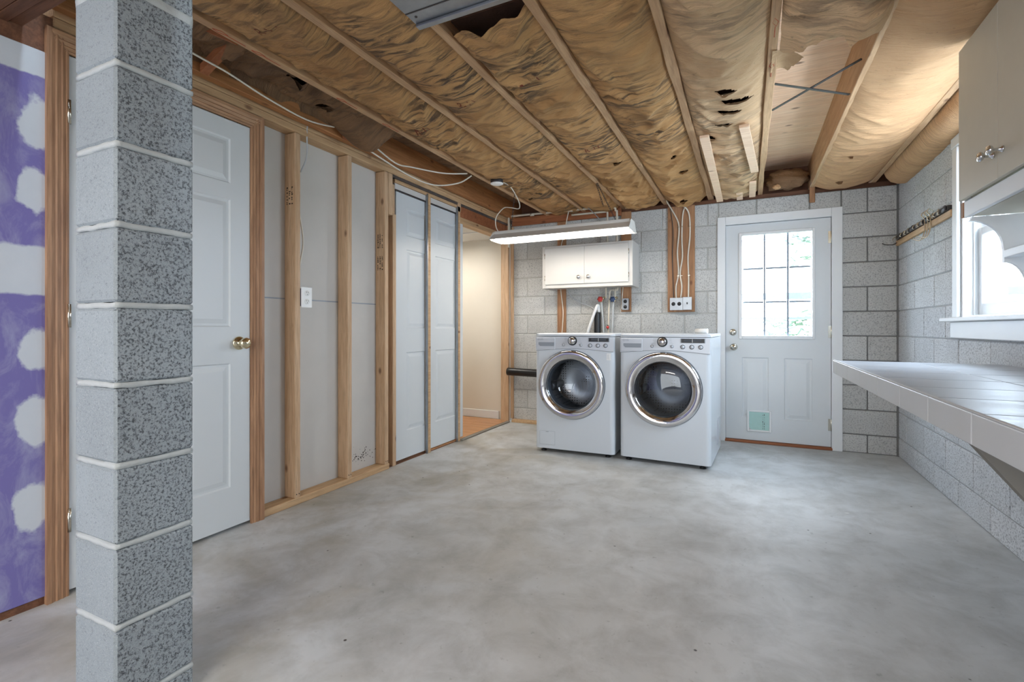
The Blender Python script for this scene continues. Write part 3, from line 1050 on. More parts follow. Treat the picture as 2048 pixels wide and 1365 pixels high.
# bay 1..: paper between the joists
b2 = Batt(*bay(1), 0.86, 4.84, JZ + 0.028, 0.040, 0.0130, 2.0)
o2 = b2.mesh('insulation_batt', 'kraft_old', [(-1.78, 4.05, .02, .008)])
b3 = Batt(*bay(2), 0.86, 4.84, JZ + 0.024, 0.044, 0.0140, 3.4)
o3 = b3.mesh('insulation_batt', 'kraft_old')
b4 = Batt(*bay(3), 1.66, 4.84, JZ + 0.024, 0.050, 0.0170, 4.7, swag=0.10)
o4 = b4.mesh('insulation_batt', 'kraft_old', [(-0.83, 3.42, .032, .016), (-1.02, 4.0, .02, .010)], tear=0.03)
b5 = Batt(*bay(4), 0.86, 4.84, JZ + 0.022, 0.056, 0.0145, 5.9)
o5 = b5.mesh('insulation_batt', 'kraft_old', [(-0.42, 3.42, .040, .022), (-0.44, 3.85, .035, .012), (-0.52, 4.62, .035, .02)])
b6 = Batt(*bay(5), 0.86, 4.84, JZ + 0.020, 0.060, 0.0125, 6.3)
o6 = b6.mesh('insulation_batt', 'kraft_mid', [(-0.10, 2.55, .05, .02), (-0.05, 2.70, .075, .022), (-0.09, 2.84, .06, .018), (-0.12, 3.02, .045, .012), (-0.20, 3.22, .02, .012)])
b7 = Batt(*bay(6), 0.86, 2.14, JZ + 0.022, 0.064, 0.0180, 7.7, endlift=-0.03, fine=0.6)
o7 = b7.mesh('insulation_batt', 'kraft_mid', [(0.28, 1.86, .03, .02)])
b8 = Batt(JX[7] - 0.004, JX[8] - 0.019, 0.86, 4.84, JZ + 0.004, 0.050, 0.0065, 8.8, fine=0.6)
o8 = b8.mesh('insulation_batt', 'kraft_new', [(0.62, 3.95, .016, .010), (0.64, 4.55, .03, .015)])
for bb, oo, lst in ((b2, o2, [(-1.70, 1.30), (-1.72, 2.35), (-1.70, 3.6)]), (b3, o3, [(-1.30, 2.15), (-1.31, 3.3)]), (b4, o4, [(-0.93, 2.12), (-0.90, 3.05)]), (b5, o5, [(-0.5, 1.6)])):
    for (x, y) in lst:
        bb.print_text('R-11', 0.055, x, y, oo)
# torn end of the seventh bay: a drooping lip of paper and pink wool
m = MB(); vs = []; fs = []
nx = 26
x0, x1 = bay(6)
for i in range(nx + 1):
    t = i / nx; x = x0 + (x1 - x0) * t
    yt = 2.14
    zt = b7.z(x, yt)
    L = 0.13 + 0.05 * noise.noise((t * 4, 1.3, 0)) + 0.03 * noise.noise((t * 13, 7.3, 0)) - 0.05 * t
    for k in range(6):
        s_ = k / 5
        vs.append((x + 0.012 * s_ * noise.noise((t * 6, s_ * 3, 2)), yt + L * s_ * 0.8, zt - L * 0.30 * s_ + 0.018 * noise.noise((t * 7, s_ * 4, 5)) * s_))
for i in range(nx):
    for k in range(5):
        a = i * 6 + k
        fs.append((a, a + 6, a + 7, a + 1))
m.add(vs, fs, True)
m.build('torn_paper_lip', 'kraft_mid', o7, recalc=False)


def blob(cx, cy, cz, rx, ry, rz, seed, n=14):
    m = MB(); vs = []; fs = []
    for j in range(n + 1):
        ph = math.pi * j / n
        for i in range(2 * n):
            th = math.pi * i / n
            d = Vector((math.sin(ph) * math.cos(th), math.sin(ph) * math.sin(th), math.cos(ph)))
            k = 1 + 0.35 * noise.noise(d * 2.5 + Vector((seed, 0, 0))) + 0.15 * noise.noise(d * 7 + Vector((seed, 3, 0)))
            vs.append((cx + d.x * rx * k, cy + d.y * ry * k, cz + d.z * rz * k))
    for j in range(n):
        for i in range(2 * n):
            a = j * 2 * n + i; b = j * 2 * n + (i + 1) % (2 * n)
            fs.append((a, b, b + 2 * n, a + 2 * n))
    m.add(vs, fs, True)
    return m


blob(0.425, 1.99, 2.185, 0.055, 0.06, 0.028, 1.0).build('wool_tuft', 'fibre', o7)
# curl of paper on the open joist and pieces at the wall end of the bay
m = MB(); vs = []; fs = []
for i in range(9):
    t = i / 8
    for k in range(6):
        s_ = k / 5
        vs.append((0.095 + 0.12 * s_ * (1 - 0.4 * t), 2.36 + 0.20 * t + 0.05 * s_, 2.214 + 0.03 * math.sin(s_ * 2.4) - 0.05 * s_ * (1 - t) + 0.01 * noise.noise((t * 6, s_ * 5, 0))))
for i in range(8):
    for k in range(5):
        a = i * 6 + k
        fs.append((a, a + 6, a + 7, a + 1))
m.add(vs, fs, True)
m.build('paper_scrap', 'kraft_mid', ce, recalc=False)
blob(0.295, 4.78, 2.30, 0.17, 0.10, 0.08, 4.0).build('insulation_batt', 'kraft_dark', ce)
blob(0.22, 4.70, 2.225, 0.03, 0.03, 0.02, 5.0).build('wool_tuft', 'kraft_new', ce)
# steel cross bridging in the open bay
for (a, b) in (((0.118, 2.76, 2.25), (0.472, 3.02, 2.235)), ((0.118, 3.03, 2.225), (0.472, 2.72, 2.27))):
    a, b = Vector(a), Vector(b)
    d = (b - a).normalized(); sd = d.cross(Vector((0, 0, 1))).normalized() * 0.008
    m = MB()
    up = Vector((0, 0, 0.0015))
    m.add([a - sd - up, a + sd - up, b + sd - up, b - sd - up, a - sd + up, a + sd + up, b + sd + up, b - sd + up],
          [(0, 1, 2, 3), (7, 6, 5, 4), (0, 4, 5, 1), (1, 5, 6, 2), (2, 6, 7, 3), (3, 7, 4, 0)])
    m.build('bridging_strap', 'strap', ce)
# drooping roll of insulation along the top of the right wall
m = MB(); vs = []; fs = []; ny, nk = 90, 14
for j in range(ny + 1):
    y = 0.86 + (4.80 - 0.86) * j / ny
    e = 1 - max(0, (y - 4.62) / 0.18) ** 2 * 0.8
    for k in range(nk):
        t = math.pi * 2 * k / nk
        rr = 1 + 0.10 * noise.noise((math.cos(t) * 1.5, y * 4, math.sin(t) * 1.5)) + 0.05 * noise.noise((k * .7, y * 17, 2))
        vs.append((1.060 + 0.112 * math.cos(t) * rr * e, y, 2.240 + 0.112 * math.sin(t) * rr * e + 0.012 * noise.noise((0, y * 1.3, 4))))
for j in range(ny):
    for k in range(nk):
        fs.append((j * nk + k, j * nk + (k + 1) % nk, (j + 1) * nk + (k + 1) % nk, (j + 1) * nk + k))
fs.append(tuple(range(nk))); fs.append(tuple(range(ny * nk, ny * nk + nk))[::-1])
m.add(vs, fs, True)
orl = m.build('insulation_roll', 'kraft_new', ce)
for (y, x) in ((3.9, 0.985), (4.25, 0.99), (4.42, 0.985), (3.2, 0.985)):
    q = MB(); pv = []; pf_ = []
    for i in range(7):
        t = i / 6
        for k in range(4):
            s_ = k / 3
            pv.append((x + 0.045 * s_ + .01 * noise.noise((t * 9, y, 0)), y + 0.14 * (t - .5), 2.206 + 0.012 * math.sin(t * 3.1) - 0.030 * s_ * math.sin(math.pi * t)))
    for i in range(6):
        for k in range(3):
            a = i * 4 + k
            pf_.append((a, a + 4, a + 5, a + 1))
    q.add(pv, pf_, True)
    q.build('torn_flap', 'kraft_mid', orl, recalc=False)
# loose pale strips of wood lath on the sixth bay by the back wall
for (xa, ya, xb, yb, w) in ((-0.235, 3.12, -0.225, 4.74, 0.052), (-0.02, 3.05, 0.045, 3.95, 0.050)):
    a, b = Vector((xa, ya, JZ - 0.046)), Vector((xb, yb, JZ - 0.052))
    sd = (b - a).cross(Vector((0, 0, 1))).normalized() * w / 2; up = Vector((0, 0, 0.008))
    m = MB().add([a - sd - up, a + sd - up, b + sd - up, b - sd - up, a - sd + up, a + sd + up, b + sd + up, b - sd + up],
                 [(0, 1, 2, 3), (7, 6, 5, 4), (0, 4, 5, 1), (1, 5, 6, 2), (2, 6, 7, 3), (3, 7, 4, 0)])
    m.build('lath_strip', 'ply', ce)
boxpart('lath_strip', 'ply', ce, 0.010, 0.060, 4.30, 4.78, JZ - 0.040, JZ - 0.026, 0.002)
boxpart('lath_strip', 'ply', ce, -0.090, -0.040, 4.55, 4.80, JZ - 0.048, JZ - 0.034, 0.002)
boxpart('hanging_block', 'redboard', ce, 0.472, 0.512, YB - 0.035, YB - 0.012, 2.095, 2.23, 0.003)
# first bay: dark paper pushed up, wooden bridging and a hanging flap
b1 = Batt(JX[0] + 0.024, JX[1] - 0.020, 0.86, 2.55, JZ + 0.11, 0.035, 0.020, 1.1, endlift=0.0)
o1 = b1.mesh('insulation_batt', 'kraft_dark', [(-2.05, 1.75, .05, .05), (-2.18, 2.05, .05, .03)], tear=0.03)
bfar = Batt(JX[0] + 0.024, JX[1] - 0.020, 2.56, 4.84, JZ + 0.17, 0.01, 0.006, 1.6)
bfar.mesh('insulation_batt', 'kraft_dark')
for (y, up_) in ((1.42, 1), (2.30, 1), (1.30, -1)):
    a = Vector((JX[0] + 0.03, y, 2.235 if up_ > 0 else 2.42)); b = Vector((JX[1] - 0.02, y + 0.02, 2.42 if up_ > 0 else 2.235))
    sy, sz = Vector((0, 0.019, 0)), Vector((0, 0, 0.019))
    m = MB().add([a - sy - sz, a + sy - sz, a + sy + sz, a - sy + sz, b - sy - sz, b + sy - sz, b + sy + sz, b - sy + sz],
                 [(0, 1, 2, 3), (7, 6, 5, 4), (0, 4, 5, 1), (1, 5, 6, 2), (2, 6, 7, 3), (3, 7, 4, 0)])
    m.build('wood_bridging', 'redboard_x', ce)
m = MB(); vs = []; fs = []
for i in range(13):
    t = i / 12
    for k in range(9):
        s_ = k / 8
        x = -2.29 + 0.36 * s_
        drop = (0.115 + 0.03 * math.sin(s_ * 5)) * t * (1 - 0.55 * abs(s_ - 0.35))
        vs.append((x + 0.02 * t, 2.06 + 0.30 * t + 0.06 * s_, 2.315 - drop * 1.25 + 0.012 * noise.noise((s_ * 5, t * 5, 1))))
for i in range(12):
    for k in range(8):
        a = i * 9 + k
        fs.append((a, a + 9, a + 10, a + 1))
m.add(vs, fs, True)
m.build('hanging_paper', 'kraft_dark', ce, recalc=False)

m = MB(); vs = []; fs = []
for i in range(61):
    y = 0.90 + 1.48 * i / 60
    for k in range(6):
        s_ = k / 5
        vs.append((-2.285 + 0.035 * noise.noise((y * 5, s_ * 3, 2)) + 0.10 * s_ * s_, y, 2.262 + 0.14 * s_ + 0.02 * noise.noise((y * 7, s_ * 2, 6)) * (1 if k else 0.4)))
for i in range(60):
    for k in range(5):
        a = i * 6 + k
        fs.append((a, a + 6, a + 7, a + 1))
m.add(vs, fs, True)
m.build('crumpled_paper', 'kraft_dark', ce, recalc=False)

# ceiling of the room behind, girder over the pillar, sheet-metal duct
tag(MB().box(-3.7, XR + 0.2, REAR - 0.1, 0.70, 2.30, 2.33).build('ceiling_rear', 'joist'), 'wooden ceiling over the rear part of the basement', 'ceiling', kind='structure')
gd = thing('girder', 'built-up brown timber girder resting on the block pillar', 'beam', (-1.5, 0.757, 2.118), kind='structure')
for k in range(3):
    y0 = 0.700 + k * 0.039
    boxpart('girder_ply', 'oldbeam', gd, -3.6, XR, y0, y0 + 0.0375, 2.118 + 0.006 * (k == 2), 2.45, 0.002)
dc = thing('duct_pan', 'galvanised sheet-metal duct pan nailed under two joists', 'duct', (-0.93, 1.2, 2.20))
boxpart('pan_sheet', 'metal', dc, -1.158, -0.70, 0.90, 1.552, 2.208, 2.2125)
boxpart('folded_edge', 'metal', dc, -1.158, -0.70, 1.535, 1.560, 2.196, 2.2075, 0.002)
boxpart('seam', 'strap', dc, -1.158, -0.70, 1.47, 1.475, 2.2065, 2.2082)
boxpart('side_flange', 'metal', dc, -1.160, -1.150, 0.90, 1.552, 2.2126, 2.30)
for x in (-1.13, -0.74):
    MB().lathe([(0.006, 0), (0.005, .002), (0, .003)], (x, 1.50, 2.208), (0, 0, -1), 8).build('screw_head', 'strap', dc)

# ------------------------------------------------------------------ block pillar
pl = thing('block_pillar', 'rough grey concrete block pillar with pale mortar joints', 'pillar', (-1.518, 0.757, 0))
PX0, PX1, PY0, PY1 = -1.616, -1.420, 0.661, 0.853
zj = [0.0] + [0.0722 + k * BH for k in range(11)]
for a, b in zip(zj[:-1], zj[1:]):
    if b > 2.12:
        break
    lo = a + (0.008 if a > 0 else 0)
    m = MB().cbox(PX0, PX1, PY0, PY1, lo, b - 0.008, 0.006)
    o = m.build('concrete_block', 'block_pier', pl)
    o.data.materials.append(MT['block_pier_cut'])
    for p_ in o.data.polygons:
        if p_.normal.y < -0.6:
            p_.material_index = 1
m = MB()
for k, z in enumerate(zj[1:-1]):
    if z > 2.11:
        continue
    n_ = 14; thick = 0.0068 if k != 9 else 0.017
    ring = [(PX0, PY0), (PX1, PY0), (PX1, PY1), (PX0, PY1)]
    pts = []
    for q in range(4):
        (xa, ya), (xb, yb) = ring[q], ring[(q + 1) % 4]
        for i in range(n_):
            pts.append((xa + (xb - xa) * i / n_, ya + (yb - ya) * i / n_))
    vs = []; N_ = len(pts)
    for (x, y) in pts:
        cx_, cy_ = (PX0 + PX1) / 2, (PY0 + PY1) / 2
        out = -0.0022 + 0.0018 * noise.noise((x * 40, y * 40, z * 9))
        sx_ = (x - cx_) / (PX1 - PX0) * 2; sy_ = (y - cy_) / (PY1 - PY0) * 2
        xo, yo = x + out * sx_, y + out * sy_
        a_ = thick * (1 + 0.45 * noise.noise((x * 30, y * 30, z * 5 + 1))); b_ = thick * (1 + 0.45 * noise.noise((x * 30, y * 30, z * 5 + 7)))
        vs += [(x - .01 * sx_, y - .01 * sy_, z - a_ * 1.15), (xo, yo, z - a_), (xo + .001 * sx_, yo + .001 * sy_, z), (xo, yo, z + b_), (x - .01 * sx_, y - .01 * sy_, z + b_ * 1.15)]
    fs = []
    for i in range(N_):
        j = (i + 1) % N_
        for c in range(4):
            fs.append((i * 5 + c, j * 5 + c, j * 5 + c + 1, i * 5 + c + 1))
    m2 = MB().add(vs, fs, True)
    m2.build('mortar_joint', 'mortar_white', pl)

# ------------------------------------------------------------------ washer and dryer
def machine(name, label, cx, yfront, rz, washer):
    Wd, D, H = 0.665, 0.715, 0.985
    # origin at the floor under the middle of the front
    t = thing(name, label, 'washer' if washer else 'dryer', (cx, yfront, 0), 'matching front-loading laundry machines', rz)
    def B(m, nm, mat, par=None):
        return m.build(nm, mat, par or t, local=True)
    hw = Wd / 2; rr = 0.035
    fp = []
    for k in range(7):
        a = math.pi * 1.0 + (math.pi / 2) * k / 6
        fp.append((-hw + rr + rr * math.cos(a), rr + rr * math.sin(a)))
    for k in range(7):
        a = math.pi * 1.5 + (math.pi / 2) * k / 6
        fp.append((hw - rr + rr * math.cos(a), rr + rr * math.sin(a)))
    fp += [(hw, D), (-hw, D)]
    n = len(fp); zb, zt = 0.030, 0.958
    m = MB()
    vs = [(x, y, zb) for x, y in fp] + [(x, y, zt) for x, y in fp]
    fs = []
    for i in range(n):
        j = (i + 1) % n
        if i == 6:
            continue
        fs.append((i, j, n + j, n + i))
    fs += [tuple(range(n)), tuple(range(n, 2 * n))[::-1]]
    m.add(vs, fs)
    # front plate with the round door hole
    dcx, dcz, rh = (-0.022 if washer else -0.004), 0.567, 0.235
    xa, xb = -hw + rr, hw - rr
    angs = sorted([2 * math.pi * k / 64 for k in range(64)] + [math.atan2(z_ - dcz, x_ - dcx) % (2 * math.pi) for x_ in (xa, xb) for z_ in (zb, zt)])
    NN = len(angs)
    inner = []; outer = []
    for a in angs:
        c, s_ = math.cos(a), math.sin(a)
        inner.append((dcx + rh * c, 0.0, dcz + rh * s_))
        tx = ((xb - dcx) / c if c > 1e-6 else (xa - dcx) / c if c < -1e-6 else 1e9)
        tz = ((zt - dcz) / s_ if s_ > 1e-6 else (zb - dcz) / s_ if s_ < -1e-6 else 1e9)
        tt = min(tx, tz)
        outer.append((dcx + tt * c, 0.0, dcz + tt * s_))
    m.add(inner + outer, [(k, (k + 1) % NN, NN + (k + 1) % NN, NN + k) for k in range(NN)])
    B(m, 'cabinet_body', 'app_white')
    # top cover
    m = MB()
    top = [(x * 1.004, y if y > .3 else y - 0.003) for x, y in fp]
    top2 = [(x * 0.985, y + (0.006 if y < .3 else -0.006)) for x, y in fp]
    vs = [(x, y, 0.962) for x, y in top] + [(x, y, 0.978) for x, y in top] + [(x, y, H) for x, y in top2]
    fs = [tuple(range(n))[::-1], tuple(range(2 * n, 3 * n))]
    for q in range(2):
        for i in range(n):
            j = (i + 1) % n
            fs.append((q * n + i, q * n + j, (q + 1) * n + j, (q + 1) * n + i))
    m.add(vs, fs)
    B(m, 'top_cover', 'app_white')
    # silver control panel with an arched lower edge
    poly = [(-hw + .006, 0.952), (-hw + .006, 0.842)]
    for k in range(1, 16):
        u = k / 16
        poly.append((-hw + .006 + (Wd - .012) * u, 0.842 + 0.021 * math.sin(math.pi * u) ** 1.3))
    poly += [(hw - .006, 0.842), (hw - .006, 0.952)]
    cp = B(MB().prism([(x, z) for x, z in poly], 1, -0.006, 0.008), 'control_panel', 'app_silver')
    # thin gap line under the panel
    m = MB()
    for (x0_, z0_), (x1_, z1_) in zip(poly[1:-2], poly[2:-1]):
        m.add([(x0_, -0.0014, z0_ - .0035), (x1_, -0.0014, z1_ - .0035), (x1_, -0.0014, z1_), (x0_, -0.0014, z0_)], [(0, 1, 2, 3)])
    B(m, 'panel_gap', 'app_grey')
    yf = -0.006
    # detergent drawer front with a recessed grey pull (left)
    dr = B(MB().cbox(-0.318, -0.155, yf - 0.003, yf + .002, 0.850, 0.948, 0.003), 'detergent_drawer' if washer else 'panel_plate', 'app_silver')
    pul = [(-0.300, 0.911), (-0.300, 0.893), (-0.286, 0.879), (-0.165, 0.879), (-0.152 - .01, 0.893), (-0.162, 0.911)]
    B(MB().prism(pul, 1, yf - 0.0045, yf - 0.002), 'pull', 'app_grey', dr)
    # program knob
    kx, kz = -0.006, 0.925
    kb = B(MB().lathe([(0, 0), (0.038, 0), (0.038, 0.006), (0.033, 0.010), (0.031, 0.006)], (kx, yf, kz), (0, -1, 0), 32), 'program_dial', 'black_plastic')
    B(MB().lathe([(0.0305, 0.004), (0.029, 0.020), (0.026, 0.024), (0.0, 0.024)], (kx, yf, kz), (0, -1, 0), 32), 'dial_cap', 'chrome', kb)
    # display window
    dp = B(MB().cbox(0.124, 0.296, yf - 0.003, yf + .001, 0.918, 0.958 - .006, 0.002), 'display_window', 'app_grey')
    B(MB().box(0.130, 0.290, yf - 0.0036, yf - 0.003, 0.921, 0.949), 'display_glass', 'black_plastic', dp)
    m = MB()
    m.box(0.150, 0.204, yf - 0.0041, yf - 0.0036, 0.929, 0.944); m.box(0.211, 0.268, yf - 0.0041, yf - 0.0036, 0.929, 0.944)
    B(m, 'display_field', 'dark_rubber', dp)
    B(MB().box(0.206, 0.209, yf - 0.0041, yf - 0.0036, 0.923, 0.947), 'display_bar', 'plate_white', dp)
    for bx in (0.140, 0.203, 0.264):
        b_ = B(MB().lathe([(0.0165, 0), (0.0165, 0.003), (0.013, 0.0035)], (bx, yf, 0.889), (0, -1, 0), 24), 'button_ring', 'dark_rubber')
        B(MB().lathe([(0.013, 0.003), (0.0125, 0.005), (0, 0.0052)], (bx, yf, 0.889), (0, -1, 0), 24), 'button_cap', 'app_silver', b_)
    for bx in (-0.082, 0.064):
        b_ = B(MB().lathe([(0.0125, 0), (0.0125, 0.003), (0.0095, 0.0035)], (bx, yf, 0.891), (0, -1, 0), 20), 'button_ring', 'app_grey')
        B(MB().lathe([(0.0095, 0.003), (0.009, 0.0045), (0, 0.0047)], (bx, yf, 0.891), (0, -1, 0), 20), 'button_cap', 'app_silver', b_)
    # tiny legend strokes around the dial
    m = MB()
    random.seed(4)
    for k in range(5):
        for sx_ in (-1, 1):
            w_ = random.uniform(0.018, 0.036); z_ = 0.947 - k * 0.012
            xx = kx + sx_ * 0.046
            m.box(min(xx, xx + sx_ * w_), max(xx, xx + sx_ * w_), yf - 0.0006, yf + .0002, z_, z_ + 0.0018)
    lm = B(m, 'legend_marks', 'app_grey'); lm['kind'] = 'stuff'
    # brand lettering as on the machines
    vs, fs = text_geo('LG', 0.021)
    m = MB().add([(-0.272 + a, yf - 0.0036, 0.936 + b) for a, b, _ in vs], fs)
    m.lathe([(0.0082, .0036), (0.0065, .0036)], (-0.298, yf, 0.936), (0, -1, 0), 20)
    m.box(-0.299, -0.297, yf - .0037, yf - .0035, 0.932, 0.941)
    B(m, 'lettering', 'app_grey')
    # chrome door ring
    ring = [(0.244, -0.002), (0.276, -0.002), (0.281, 0.010), (0.278, 0.026), (0.268, 0.033), (0.240, 0.030), (0.214, 0.020), (0.206, 0.012), (0.204, -0.010)]
    dr_ = B(MB().lathe(ring, (dcx, 0, dcz), (0, -1, 0), 64), 'door_ring', 'chrome')
    B(MB().lathe([(0.282, -0.001), (0.2835, 0.004), (0.2815, 0.009)], (dcx, 0, dcz), (0, -1, 0), 64), 'ring_gasket', 'dark_rubber', dr_)
    if washer:
        B(MB().lathe([(0.206, 0.012), (0.196, 0.004), (0.180, -0.050), (0.150, -0.105), (0.095, -0.135), (0.0, -0.142)], (dcx, 0, dcz), (0, -1, 0), 48), 'door_glass', 'glass_mid', dr_)
    else:
        B(MB().lathe([(0.206, 0.012), (0.190, 0.020), (0.150, 0.032), (0.095, 0.040), (0.0, 0.044)], (dcx, 0, dcz), (0, -1, 0), 48), 'door_glass', 'glass_dark', dr_)
    B(MB().lathe([(0.238, 0.0), (0.222, -0.012), (0.200, -0.030), (0.192, -0.060), (0.200, -0.075)], (dcx, 0, dcz), (0, -1, 0), 48), 'door_boot', 'dark_rubber')
    # drum with three baffles
    dm = B(MB().lathe([(0.200, -0.072), (0.245, -0.080), (0.250, -0.14), (0.250, -0.44), (0.235, -0.46), (0.10, -0.47), (0.0, -0.46)], (dcx, 0, dcz), (0, -1, 0), 48), 'drum', 'drum')
    for k in range(3):
        a = math.radians(70 + 120 * k)
        c, s_ = math.cos(a), math.sin(a)
        p0 = (dcx + 0.235 * c, 0.12, dcz + 0.235 * s_); p1 = (dcx + 0.235 * c, 0.44, dcz + 0.235 * s_)
        B(MB().tube([p0, p1], [0.042, 0.034], 10), 'drum_baffle', 'metal', dm)
    if washer:
        B(MB().cbox(-0.292, -0.160, -0.0015, 0.002, 0.062, 0.172, 0.001), 'pump_cover', 'app_white')
        m = MB()
        for (a, b, c, d) in ((-0.2935, -0.2925, 0.061, 0.173), (-0.1595, -0.1585, 0.061, 0.173), (-0.293, -0.159, 0.173, 0.174), (-0.293, -0.159, 0.060, 0.061)):
            m.box(a, b, -0.0008, 0.0005, c, d)
        m.box(-0.238, -0.214, -0.0022, 0, 0.165, 0.169)
        B(m, 'cover_gap', 'app_grey')
        st = B(MB().box(0.272, 0.306, -0.0008, 0.0003, 0.775, 0.828), 'energy_sticker', 'plate_white')
        m = MB()
        for k in range(5):
            m.box(0.276, 0.276 + random.uniform(.012, .026), -0.0012, -0.0007, 0.783 + k * .008, 0.7845 + k * .008)
        B(m, 'sticker_lines', 'app_grey', st)
    else:
        m = MB()
        for k in range(6):
            m.cbox(hw - .001, hw + 0.002, 0.42 + k * .03, 0.435 + k * .03, 0.10, 0.30, 0.001)
        B(m, 'vent_louvres', 'app_silver')
    for (x, y) in ((-hw + .06, .05), (hw - .06, .05), (-hw + .06, D - .06), (hw - .06, D - .06)):
        B(MB().lathe([(0.010, 0.031), (0.010, 0.014), (0.022, 0.012), (0.024, 0.0), (0, 0.0)], (x, y, 0), (0, 0, 1), 16), 'foot', 'black_plastic')
    return t


wa = machine('washing_machine', 'white front-loading washer, left of the pair, with a pump hatch', -1.275, 3.778, R(1.6), True)
dy = machine('clothes_dryer', 'white front-loading dryer, right of the pair, beside the outside door', -0.571, 3.785, R(-2.4), False)
# white paper roll on the dryer
m = MB().tube([(-0.395, 4.36, 1.0045), (-0.300, 4.33, 1.0045)], 0.0195, 18)
pr = tag(m.build('paper_roll', 'plate_white'), 'small white roll lying on top of the dryer', 'roll')

# ------------------------------------------------------------------ white wall cabinet over the washer
wc = thing('wall_cabinet', 'white two-door wall cabinet above the washer', 'cabinet', (-1.41, 4.70, 1.425))
cx0, cx1, cz0, cz1, cf = -1.864, -0.962, 1.425, 1.845, 4.552
m = MB()
m.box(cx0, cx0 + .018, cf + .019, YB - .002, cz0, cz1); m.box(cx1 - .018, cx1, cf + .019, YB - .002, cz0, cz1)
m.box(cx0 + .018, cx1 - .018, cf + .019, YB - .002, cz0 + .01, cz0 + .028); m.box(cx0 + .018, cx1 - .018, cf + .019, YB - .002, cz1 - .018, cz1)
m.box(cx0 + .018, cx1 - .018, YB - .012, YB - .002, cz0 + .028, cz1 - .018)
m.build('carcass', 'cab_white', wc)
m = MB()
m.cbox(cx0, cx0 + .038, cf, cf + .019, cz0, cz1, .002); m.cbox(cx1 - .038, cx1, cf, cf + .019, cz0, cz1, .002)
m.cbox(cx0 + .038, cx1 - .038, cf, cf + .019, cz0, cz0 + .042, .002); m.cbox(cx0 + .038, cx1 - .038, cf, cf + .019, cz1 - .022, cz1, .002)
m.build('face_frame', 'cab_white', wc)
mid = (cx0 + cx1) / 2 - 0.01
for (a, b, kx, hx) in ((cx0 + .034, mid - .001, mid - .052, cx0 + .032), (mid + .001, cx1 - .036, mid + .045, cx1 - .034)):
    d_ = boxpart('cabinet_door', 'cab_white', wc, a, b, cf - .016, cf - .001, cz0 + .036, cz1 - .022, 0.002)
    MB().lathe([(0, 0), (0.008, 0), (0.007, .012), (.017, .018), (.019, .026), (.015, .031), (0, .032)], (kx, cf - .016, cz0 + .098), (0, -1, 0), 20).build('knob', 'chrome', d_)
    for z in (cz0 + .10, cz1 - .10):
        MB().cyl((hx, cf - .012, z - .025), (hx, cf - .012, z + .025), .004, 8).build('hinge', 'nickel', d_)

# ------------------------------------------------------------------ putty upper cabinet with open shelf, over the counter
uc = thing('upper_cabinet', 'putty-coloured upper cabinet with scalloped open shelf above the counter', 'cabinet', (0.93, 1.7, 1.06))
UX, UY1, UY0 = 0.780, 2.548, 0.70
m = MB()
m.box(UX + .02, XR - .002, UY1 - .018, UY1, 1.500, 2.141)
m.box(UX + .02, XR - .002, UY0, UY0 + .018, 1.500, 2.141)
m.box(UX + .02, XR - .002, UY0 + .018, UY1 - .018, 2.123, 2.141)
m.box(UX + .02, XR - .002, UY0 + .018, UY1 - .018, 1.472, 1.490)
m.build('carcass', 'cab_tan', uc)
m = MB()
m.cbox(UX, UX + .019, UY0, UY1, 1.472, 1.534, .002)
m.cbox(UX, UX + .019, UY1 - .012, UY1, 1.534, 2.141, .002)
m.build('face_frame', 'white_trim', uc)
boxpart('bare_frame_end', 'redboard', uc, UX - .002, UX + .018, UY1 + .0005, UY1 + .026, 1.474, 1.536, .003)
seam = 2.205
ys = [UY1 - .004, seam, 1.72, 1.24, UY0]
for k in range(4):
    a, b = ys[k + 1] + .0012, ys[k] - .0012
    d_ = boxpart('cabinet_door', 'cab_tan', uc, UX - .018, UX - .001, a, b, 1.538, 2.138, .002)
    ky = b - .040 if k % 2 else a + .028
    MB().lathe([(0, 0), (.011, 0), (.010, .004), (.0055, .008), (.0055, .024), (.014, .029), (.0175, .036), (.013, .042), (0, .044)], (UX - .018, ky, 1.625), (-1, 0, 0), 24).build('knob', 'chrome', d_)
# scalloped end panels (plane across the wall) and shelf
def scallop(y0, nm):
    poly = [(XR - .002, 1.470), (UX + .018, 1.470), (UX + .018, 1.462)]
    c1 = (UX + .012, 1.345)
    for k in range(0, 9):
        a = R(90 - 90 * k / 8)
        poly.append((c1[0] + .100 * math.cos(a), c1[1] + .110 * math.sin(a)))
    poly += [(0.894, 1.336), (0.894, 1.286)]
    for k in range(0, 9):
        a = R(90 - 90 * k / 8)
        poly.append((0.897 + .064 * math.cos(a), 1.180 + .106 * math.sin(a)))
    poly += [(0.961, 1.06), (XR - .002, 1.06)]
    MB().prism(poly, 1, y0, y0 + .018).build(nm, 'white_trim', uc)
scallop(UY1 - .018, 'scalloped_end')
scallop(UY0, 'scalloped_end')
boxpart('shelf', 'white_trim', uc, 0.892, XR - .002, UY0 + .018, UY1 - .018, 1.302, 1.332, .002)
boxpart('shelf', 'white_trim', uc, 0.955, XR - .002, UY0 + .018, UY1 - .018, 1.062, 1.082, .002)

